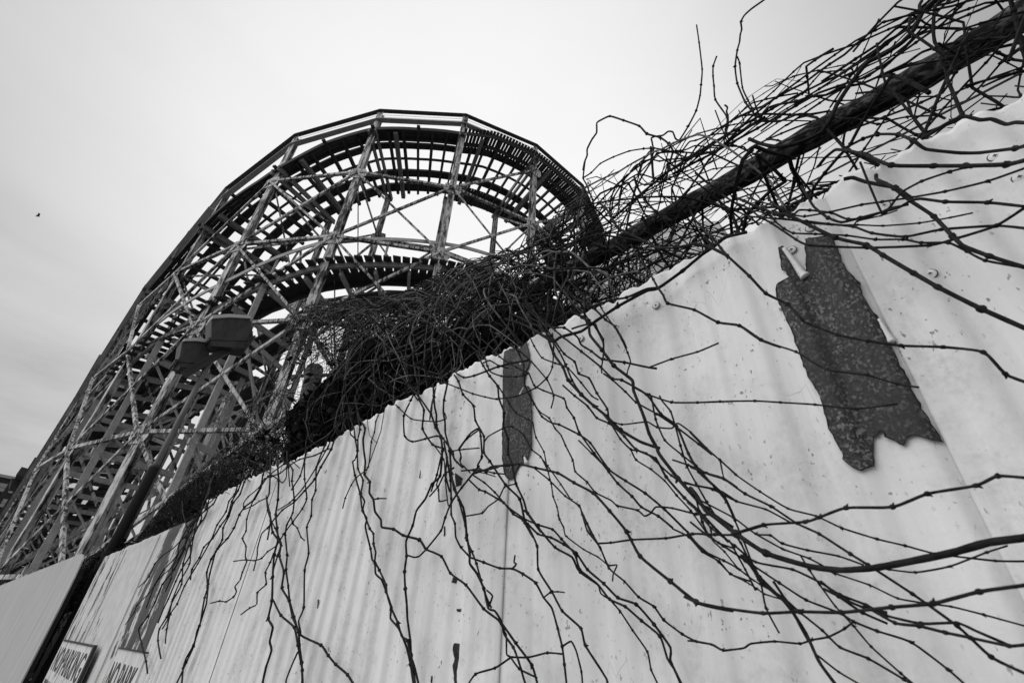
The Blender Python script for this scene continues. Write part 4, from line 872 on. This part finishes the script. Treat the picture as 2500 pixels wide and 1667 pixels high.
plant('heavy canes draping from the fence top over the right hand sheet', [
    (F3((870, 1225), (930, 1215), (1020, 1245), (1220, 1285), (1320, 1350)), 10, .75, .64), (F4((1180, -15), (1300, 65), (1400, 170), (1460, 225), (1600, 280), (1820, 350)), 9.5, .64, .58), (F4((430, 50), (510, 60), (760, 180), (930, 220), (1020, 275), (1190, 375), (1320, 450), (1560, 570), (1830, 690)), 9.5, .68, .56),
    (F4((350, 70), (410, 100), (545, 190), (620, 222), (935, 235), (1275, 222), (1420, 185), (1640, 115), (1820, 0)), 6, .66, .6), (F4((480, 130), (530, 155), (650, 160), (820, 168), (980, 190), (1130, 190), (1230, 208), (1380, 208), (1480, 255), (1580, 305), (1820, 350)), 5.2, .66, .6),
    (F4((350, 70), (430, 75), (600, 90), (720, 105), (860, 120), (960, 155), (1140, 175), (1340, 135), (1640, 115), (1820, 132)), 6, .66, .6), (F4((520, 65), (560, 30), (620, 30), (740, 45), (830, 80), (950, 65), (1060, 20), (1160, 0)), 5.5, .68, .64), (F4((500, 80), (620, 100), (740, 110), (880, 110), (1020, 115), (1220, 100), (1390, 70), (1510, 45)), 4, .66),
    (F3((980, 1110), (1130, 1460), (1210, 1380), (1270, 1310), (1400, 1240), (1590, 1175), (1740, 1140), (1985, 1125)), 6, .66, .6), (F3((600, 1480), (770, 1450), (990, 1400), (1130, 1380), (1330, 1350), (1560, 1310), (1850, 1240), (2120, 1145)), 5.2, .66, .6),
    (F3((850, 1520), (980, 1490), (1240, 1420), (1330, 1370), (1400, 1360), (1560, 1380), (1850, 1385), (2130, 1415)), 7, .65, .58), (F4((860, 120), (880, 90), (1010, 60), (1100, 30)), 4, .66)])
plant('three heavy arching canes at the right hand end of the fence top', [
    (F3((690, 1140), (700, 1130), (740, 1080), (810, 1025), (900, 1030), (1010, 1060), (1190, 1130), (1480, 1135), (1700, 1135), (1980, 1125), (2130, 1090)), 9, .85, .6),
    (F3((880, 1010), (1000, 950), (1100, 920), (1240, 920), (1340, 960), (1430, 1020), (1650, 1045), (1800, 1045), (2040, 1015), (2130, 990)), 9, .85, .62),
    (F3((1400, 950), (1500, 890), (1600, 830), (1690, 795), (1800, 820), (1880, 815), (1975, 850), (2040, 838), (2130, 842)), 10, .8, .64)], )
sk = 1.08
plant('lone vine shoots rising into the sky above the pipe', [
    (F3((340, -15), (325, 0), (240, 60), (190, 105), (165, 150), (170, 200), (160, 240), (155, 290), (140, 345), (125, 455), (140, 570), (195, 700), (265, 790), (300, 810)), 4.5, sk), (F3((140, 390), (155, 430), (175, 600), (210, 680), (240, 740), (270, 820)), 4, sk), (F3((245, 655), (270, 740), (300, 810)), 4, sk),
    (FS((1197, 230), (1220, 390), (1248, 635), (1238, 775), (1228, 875), (1193, 1010), (1122, 1150), (1042, 1275), (1005, 1265), (980, 1205), (937, 1200), (890, 1235), (820, 1245), (785, 1260), (790, 1290), (805, 1380), (790, 1440), (797, 1600)), 3.6, sk, None, 1.3),
    (FS((1380, 515), (1348, 605), (1347, 695), (1355, 780), (1368, 910), (1475, 1070), (1460, 1180), (1445, 1330)), 4.2, sk), (FS((1455, 960), (1478, 980), (1470, 1020), (1483, 1060), (1483, 1150), (1465, 1220), (1500, 1290)), 4.5, sk)], None, 'vine shoots above the pipe')
plant('looping vine shoots reaching left of the pipe towards the coaster', [
    (FS((163, 1550), (177, 1475), (200, 1415), (200, 1360), (245, 1270), (286, 1210), (288, 1122), (330, 1093), (407, 1060), (530, 1098), (675, 1150), (743, 1220), (865, 1255), (940, 1310), (980, 1380), (940, 1530), (920, 1640)), 4.6, sk),
    (F2((402, 140), (388, 265), (410, 310), (435, 370), (460, 430), (475, 500)), 4.2, sk), (F2((388, 265), (450, 225), (520, 155), (620, 105), (740, 60), (850, 42), (930, 38), (1010, 50), (1080, 70), (1200, 120)), 3.8, sk),
    (FS((590, 1568), (640, 1510), (690, 1495), (730, 1465), (790, 1455), (860, 1470), (930, 1455), (1060, 1445), (1160, 1420), (1290, 1390), (1390, 1370)), 4, sk), (FS((660, 1600), (700, 1490), (760, 1390), (820, 1352), (900, 1380), (1010, 1375), (1100, 1365), (1185, 1328), (1290, 1342), (1390, 1350)), 4, sk),
    (FS((1000, 1600), (1005, 1465), (1060, 1385), (1130, 1295), (1190, 1280), (1340, 1228), (1470, 1215), (1568, 1190)), 4, sk), (F2((600, 560), (620, 420), (690, 310), (810, 235), (940, 270), (1060, 280)), 4.2, sk), (F2((650, 560), (680, 380), (770, 280), (860, 320), (1000, 290), (1160, 350)), 4, sk-.06),
    (F2((590, 520), (600, 430), (640, 320), (700, 280), (800, 170), (920, 60)), 4.2, sk), (F2((780, 260), (800, 330), (860, 430), (940, 520), (1080, 600)), 6, sk-.08), (F2((905, 30), (915, 120), (920, 200), (930, 300)), 6.5, sk)], None, 'vine shoots above the pipe')
tk = thing('vine', 'thick woody vine stem running beside and across the mottled pipe', 'vine', tuple(ony(2280, 0, 1.05)))
for s in [(F3((1560, -40), (1500, 0), (1410, 80), (1350, 200), (1270, 290), (1150, 370), (1030, 430), (940, 540), (870, 640), (820, 720), (780, 810), (720, 900), (640, 945), (540, 985), (450, 1005), (370, 1000), (290, 980), (220, 950)), 11, 1.02, .95),
          (F3((1700, -20), (1600, 20), (1440, 60), (1340, 180), (1240, 240), (1150, 290), (1070, 370), (880, 490), (700, 610), (620, 660), (430, 800), (300, 900)), 5.5, 1.04), (F3((1400, 10), (1385, 40), (1395, 80), (1370, 150)), 8, 1.02),
          (F3((1530, 0), (1490, 60), (1480, 200), (1490, 290), (1530, 350), (1580, 420), (1640, 500)), 8, 1.0), (F3((300, 830), (430, 830), (560, 780), (640, 780), (760, 760)), 5, 1.02), (F3((300, 800), (350, 740), (420, 715), (540, 695), (640, 660), (750, 650), (850, 600), (1000, 570), (1200, 480), (1300, 430), (1400, 360), (1500, 325), (1640, 290), (1850, 265), (2130, 255)), 6.5, 1.0),
          (F3((0, 1030), (100, 950), (230, 860), (330, 800)), 8, 1.02), (F3((740, 800), (860, 815), (950, 810), (1100, 850), (1200, 820), (1300, 800), (1500, 790)), 5, .98), (F3((950, 640), (1110, 625), (1240, 650), (1300, 690), (1330, 780)), 6, .95)]: vine(tk, *s)
# outer envelope of the growth: its own heaped outline, widest where it leans on the chain link
ENV = [(-200, 1500), (330, 1330), (420, 1215), (480, 1160), (560, 1085), (600, 1010), (640, 950), (680, 860), (700, 780), (760, 745), (900, 735), (1000, 715), (1080, 660), (1180, 635), (1280, 600), (1360, 520), (1440, 440), (1560, 400), (1700, 300), (1850, 230), (2000, 140), (2100, 70), (2200, -10), (2600, -260)]
def over(p):
    a, c_ = projpx(p); return float(np.interp(a, [e[0] for e in ENV], [e[1] for e in ENV]))-c_
LIM = [12]; THIN = []
def thin_zone(p):       # the open airy left end of the heap, where sky and coaster show through
    a, c_ = projpx(p); return a < 850 and c_ < float(np.interp(a, [400, 600, 700, 850], [1230, 1085, 1010, 880]))
# cane thicket: countless twigs woven round the pipe and over the far part of the fence
def walk(p, dirn, step, n, wob, grav, rad, MBo, k=4, pull=None):
    P = [np.array(p, float)]; d_ = _unit(dirn); drift = rng.normal(0, .3, 3)
    for i in range(n):
        if i % 3 == 0: d_ = d_+rng.normal(0, wob, 3)
        d_ = d_+np.array((0, 0, -grav))+drift*.02
        if pull is not None: d_ = d_+pull(P[-1])
        d_ = _unit(d_); q_ = P[-1]+d_*step*rng.uniform(.7, 1.2)
        if q_[1] < .62 or (q_[2] < TOP+.02 and q_[1] < .76): q_[1] = max(q_[1], .64 if q_[1] < .68 else .76); d_[1] = abs(d_[1])
        if LIM and over(q_) > LIM[0]: break
        if THIN and rng.random() < .16 and thin_zone(q_): break
        P.append(q_)
    if len(P) < 3: return P
    R = np.linspace(rad, rad*.55, len(P))
    if k >= 5:
        Q, rr = [], []
        for i, q in enumerate(P):
            if 0 < i < len(P)-1 and i % 2 == 0:
                u_ = _unit(P[i+1]-q); Q += [q-u_*R[i]*1.6, q, q+u_*R[i]*1.4]; rr += [R[i], R[i]*1.55, R[i]*.95]
            else: Q.append(q); rr.append(R[i])
        MBo.tube(Q, rr, k, False); return P
    MBo.tube(P, R, k, False)
    return P
def thicket(name, label, gen, mat='mass', category='vine thicket'):
    b = MB(); gen(b); return tag(b.build(name, MT[mat]), label, category, kind='stuff')
def along(b):           # canes running along the pipe
    for i in range(95):
        x = rng.uniform(-2.2, 1.9); th = rng.uniform(.2, 2.6); r = rng.uniform(.07, .28)
        p = (x, CY+math.cos(th)*r*.6, 2.86+math.sin(th)*r*.9)
        sg = -1 if rng.random() < .5 else 1
        pl = lambda q: np.array((0, (CY+.03-q[1])*.4, (2.95-q[2])*.32))
        walk(p, (sg, rng.normal(0, .3), rng.normal(0, .7)), .042, int(rng.integers(10, 30)), .44, 0, rng.uniform(.0016, .0042), b, 5, pl)
def bundle(b):          # long stout canes lying side by side just above the pipe
    for i in range(26):
        x = rng.uniform(-1.2, 2.0); th = rng.uniform(.2, 2.6); r = rng.uniform(.07, .24)
        walk((x, CY-.02+math.cos(th)*r*.5, 2.88+math.sin(th)*r*.8), (-1 if rng.random() < .5 else 1, rng.normal(0, .12), rng.normal(0, .15)), .05, int(rng.integers(14, 30)), .17, 0, rng.uniform(.0022, .005), b, 6, lambda q: np.array((0, (CY-q[1])*.3, (2.96-q[2])*.35)))
thicket('cane_bundle', 'long stout canes lying side by side just above the mottled pipe', bundle, 'bark')
thicket('vine_thicket', 'mat of bare canes twisted along the mottled pipe', along, 'bark')
def belowpipe(b):       # net of canes between pipe and metal fence
    for i in range(430):
        x = rng.uniform(-1.6, 1.5); z = rng.uniform(2.15, 2.74); y = CY+rng.uniform(-.22, .22)
        t = rng.uniform(0, 6.28); dr = (math.cos(t), rng.normal(0, .25), math.sin(t)*1.3)
        pl = lambda q: np.array((0, (CY+.05-q[1])*.2, (2.48-q[2])*.16))
        walk((x, y, z), dr, .05, int(rng.integers(10, 28)), .46, .012, rng.uniform(.0016, .0052), b, 5, pl)
thicket('vine_net', 'criss-cross net of canes between pipe and corrugated fence top', belowpipe, 'bark')
def hump_top(x):        # upper outline of the thicket
    return float(np.interp(x, [-8.5, -7.5, -6.6, -5.9, -5.1, -4.7, -4.2, -3.4, -2.7, -2.2, -1.7, -1.3, -.9, -.5], [2.9, 3.0, 3.15, 3.45, 3.7, 4.25, 4.35, 4.05, 3.75, 3.55, 3.36, 3.2, 3.02, 2.85]))
def hump(b):
    for i in range(2600):
        x = rng.uniform(-7.6, -.55)**1; x = -.55-(abs(x+.55)**1.0)
        zt = hump_top(x); y = rng.uniform(.85, 1.75)
        z = zt-abs(rng.normal(0, .10))-(abs(y-1.15)*.45)+.02
        for _ in range(12):
            if over((x, y, z)) > -5: z -= .07
        if -6.0 < x < -4.6 and rng.random() < .45: continue
        dr = (rng.normal(0, .8), rng.normal(-.3, .5), rng.normal(.05, .5))
        walk((x, y, z), dr, .05, int(rng.integers(12, 40)), .30, .075, rng.uniform(.0016, .0040), b, 4)
def wisps(b):           # fine twigs feathering the low left end of the heap
    for i in range(1150):
        x = rng.uniform(-8.6, -2.6); y = rng.uniform(.78, 1.15); z = rng.uniform(2.2, 2.75)
        walk((x, y, z), (rng.normal(-.2, .9), rng.normal(0, .3), rng.normal(.35, .6)), .05, int(rng.integers(8, 22)), .34, .03, rng.uniform(.0012, .0026), b, 4)
thicket('twig_fringe', 'fine wispy twigs feathering along the fence top at the left', wisps, 'bark')
THIN.append(1)
thicket('vine_mound', 'dark mounded thicket of twigs heaped over the fence below the coaster', hump)
def humpfront(b):
    for i in range(620):
        x = rng.uniform(-5.0, -.75); zt = hump_top(x); y = rng.uniform(.74, 1.0)
        z = zt-rng.uniform(.0, .6)
        for _ in range(12):
            if over((x, y, z)) > -5: z -= .07
        walk((x, y, z), (rng.normal(0, .8), -.35, rng.normal(.1, .45)), .045, int(rng.integers(16, 40)), .36, .06, rng.uniform(.0018, .0036), b, 5, lambda q: np.array((0, max(0, .76-q[1])*4, 0)))
thicket('vine_curtain', 'bare canes in a painted lit tone looping down the front of the twig mound', humpfront, 'litbark')
THIN.clear()
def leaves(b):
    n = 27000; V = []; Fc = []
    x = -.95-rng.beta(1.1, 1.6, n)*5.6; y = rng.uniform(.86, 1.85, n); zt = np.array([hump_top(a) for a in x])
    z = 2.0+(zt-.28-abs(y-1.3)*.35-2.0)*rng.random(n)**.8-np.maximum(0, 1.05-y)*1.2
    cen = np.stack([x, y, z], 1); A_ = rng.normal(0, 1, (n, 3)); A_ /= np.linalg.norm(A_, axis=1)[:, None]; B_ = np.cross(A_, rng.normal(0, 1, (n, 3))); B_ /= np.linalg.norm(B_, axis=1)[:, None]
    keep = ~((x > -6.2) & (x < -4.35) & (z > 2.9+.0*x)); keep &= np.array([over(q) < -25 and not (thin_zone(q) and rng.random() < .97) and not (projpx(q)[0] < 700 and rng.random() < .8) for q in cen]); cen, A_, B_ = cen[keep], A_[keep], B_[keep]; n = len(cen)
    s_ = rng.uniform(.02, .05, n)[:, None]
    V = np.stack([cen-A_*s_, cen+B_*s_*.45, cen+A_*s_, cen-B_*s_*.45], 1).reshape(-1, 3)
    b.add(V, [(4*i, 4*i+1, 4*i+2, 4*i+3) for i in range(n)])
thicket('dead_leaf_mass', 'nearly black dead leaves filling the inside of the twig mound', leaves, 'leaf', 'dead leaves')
def shrub(b):
    for i in range(1500):
        x = rng.uniform(-17, -6.9); y = rng.uniform(.7, 2.2); zt = 2.25+.35*math.sin(x*1.7)+.25*math.sin(x*.6+1)+.25
        walk((x, y, zt-rng.uniform(0, .8)), (rng.normal(0, .7), rng.normal(0, .6), rng.normal(.3, .5)), .07, int(rng.integers(8, 20)), .25, .05, rng.uniform(.003, .007), b, 4)
    n = 9000; cen = np.stack([rng.uniform(-18, -6.9, n), rng.uniform(.8, 2.6, n), rng.uniform(.6, 2.45, n)], 1)
    A_ = rng.normal(0, 1, (n, 3)); A_ /= np.linalg.norm(A_, axis=1)[:, None]; B_ = np.cross(A_, rng.normal(0, 1, (n, 3)))
    B_ /= np.linalg.norm(B_, axis=1)[:, None]; s_ = rng.uniform(.04, .09, n)[:, None]
    b.add(np.stack([cen-A_*s_, cen+B_*s_*.5, cen+A_*s_, cen-B_*s_*.5], 1).reshape(-1, 3), [(4*i, 4*i+1, 4*i+2, 4*i+3) for i in range(n)])
thicket('shrub_thicket', 'black leafless shrub growth behind the gate and board fence', shrub, 'leaf', 'shrubs')
# ------------------------------------------------------------------ bird
bp = CAM+ray(93, 527)*55
b = MB(); h = np.array((.0, 1.0, -.35)); h /= np.linalg.norm(h); wv = np.array((.9, .2, .3))
wv = wv*.6
b.tube([bp-h*.14, bp-h*.05, bp+h*.05, bp+h*.13], [.008, .03, .035, .012], 8)
for s_ in (-1, 1): b.prism([bp+h*.08, bp+h*.05+wv*s_*.28+np.array((0, 0, .08)), bp-h*.12+wv*s_*.45+np.array((0, 0, .02)), bp-h*.06], (0, 0, .012))
tag(b.build('bird', MT['bird']), 'tiny dark bird flying alone in the sky at the left', 'bird')
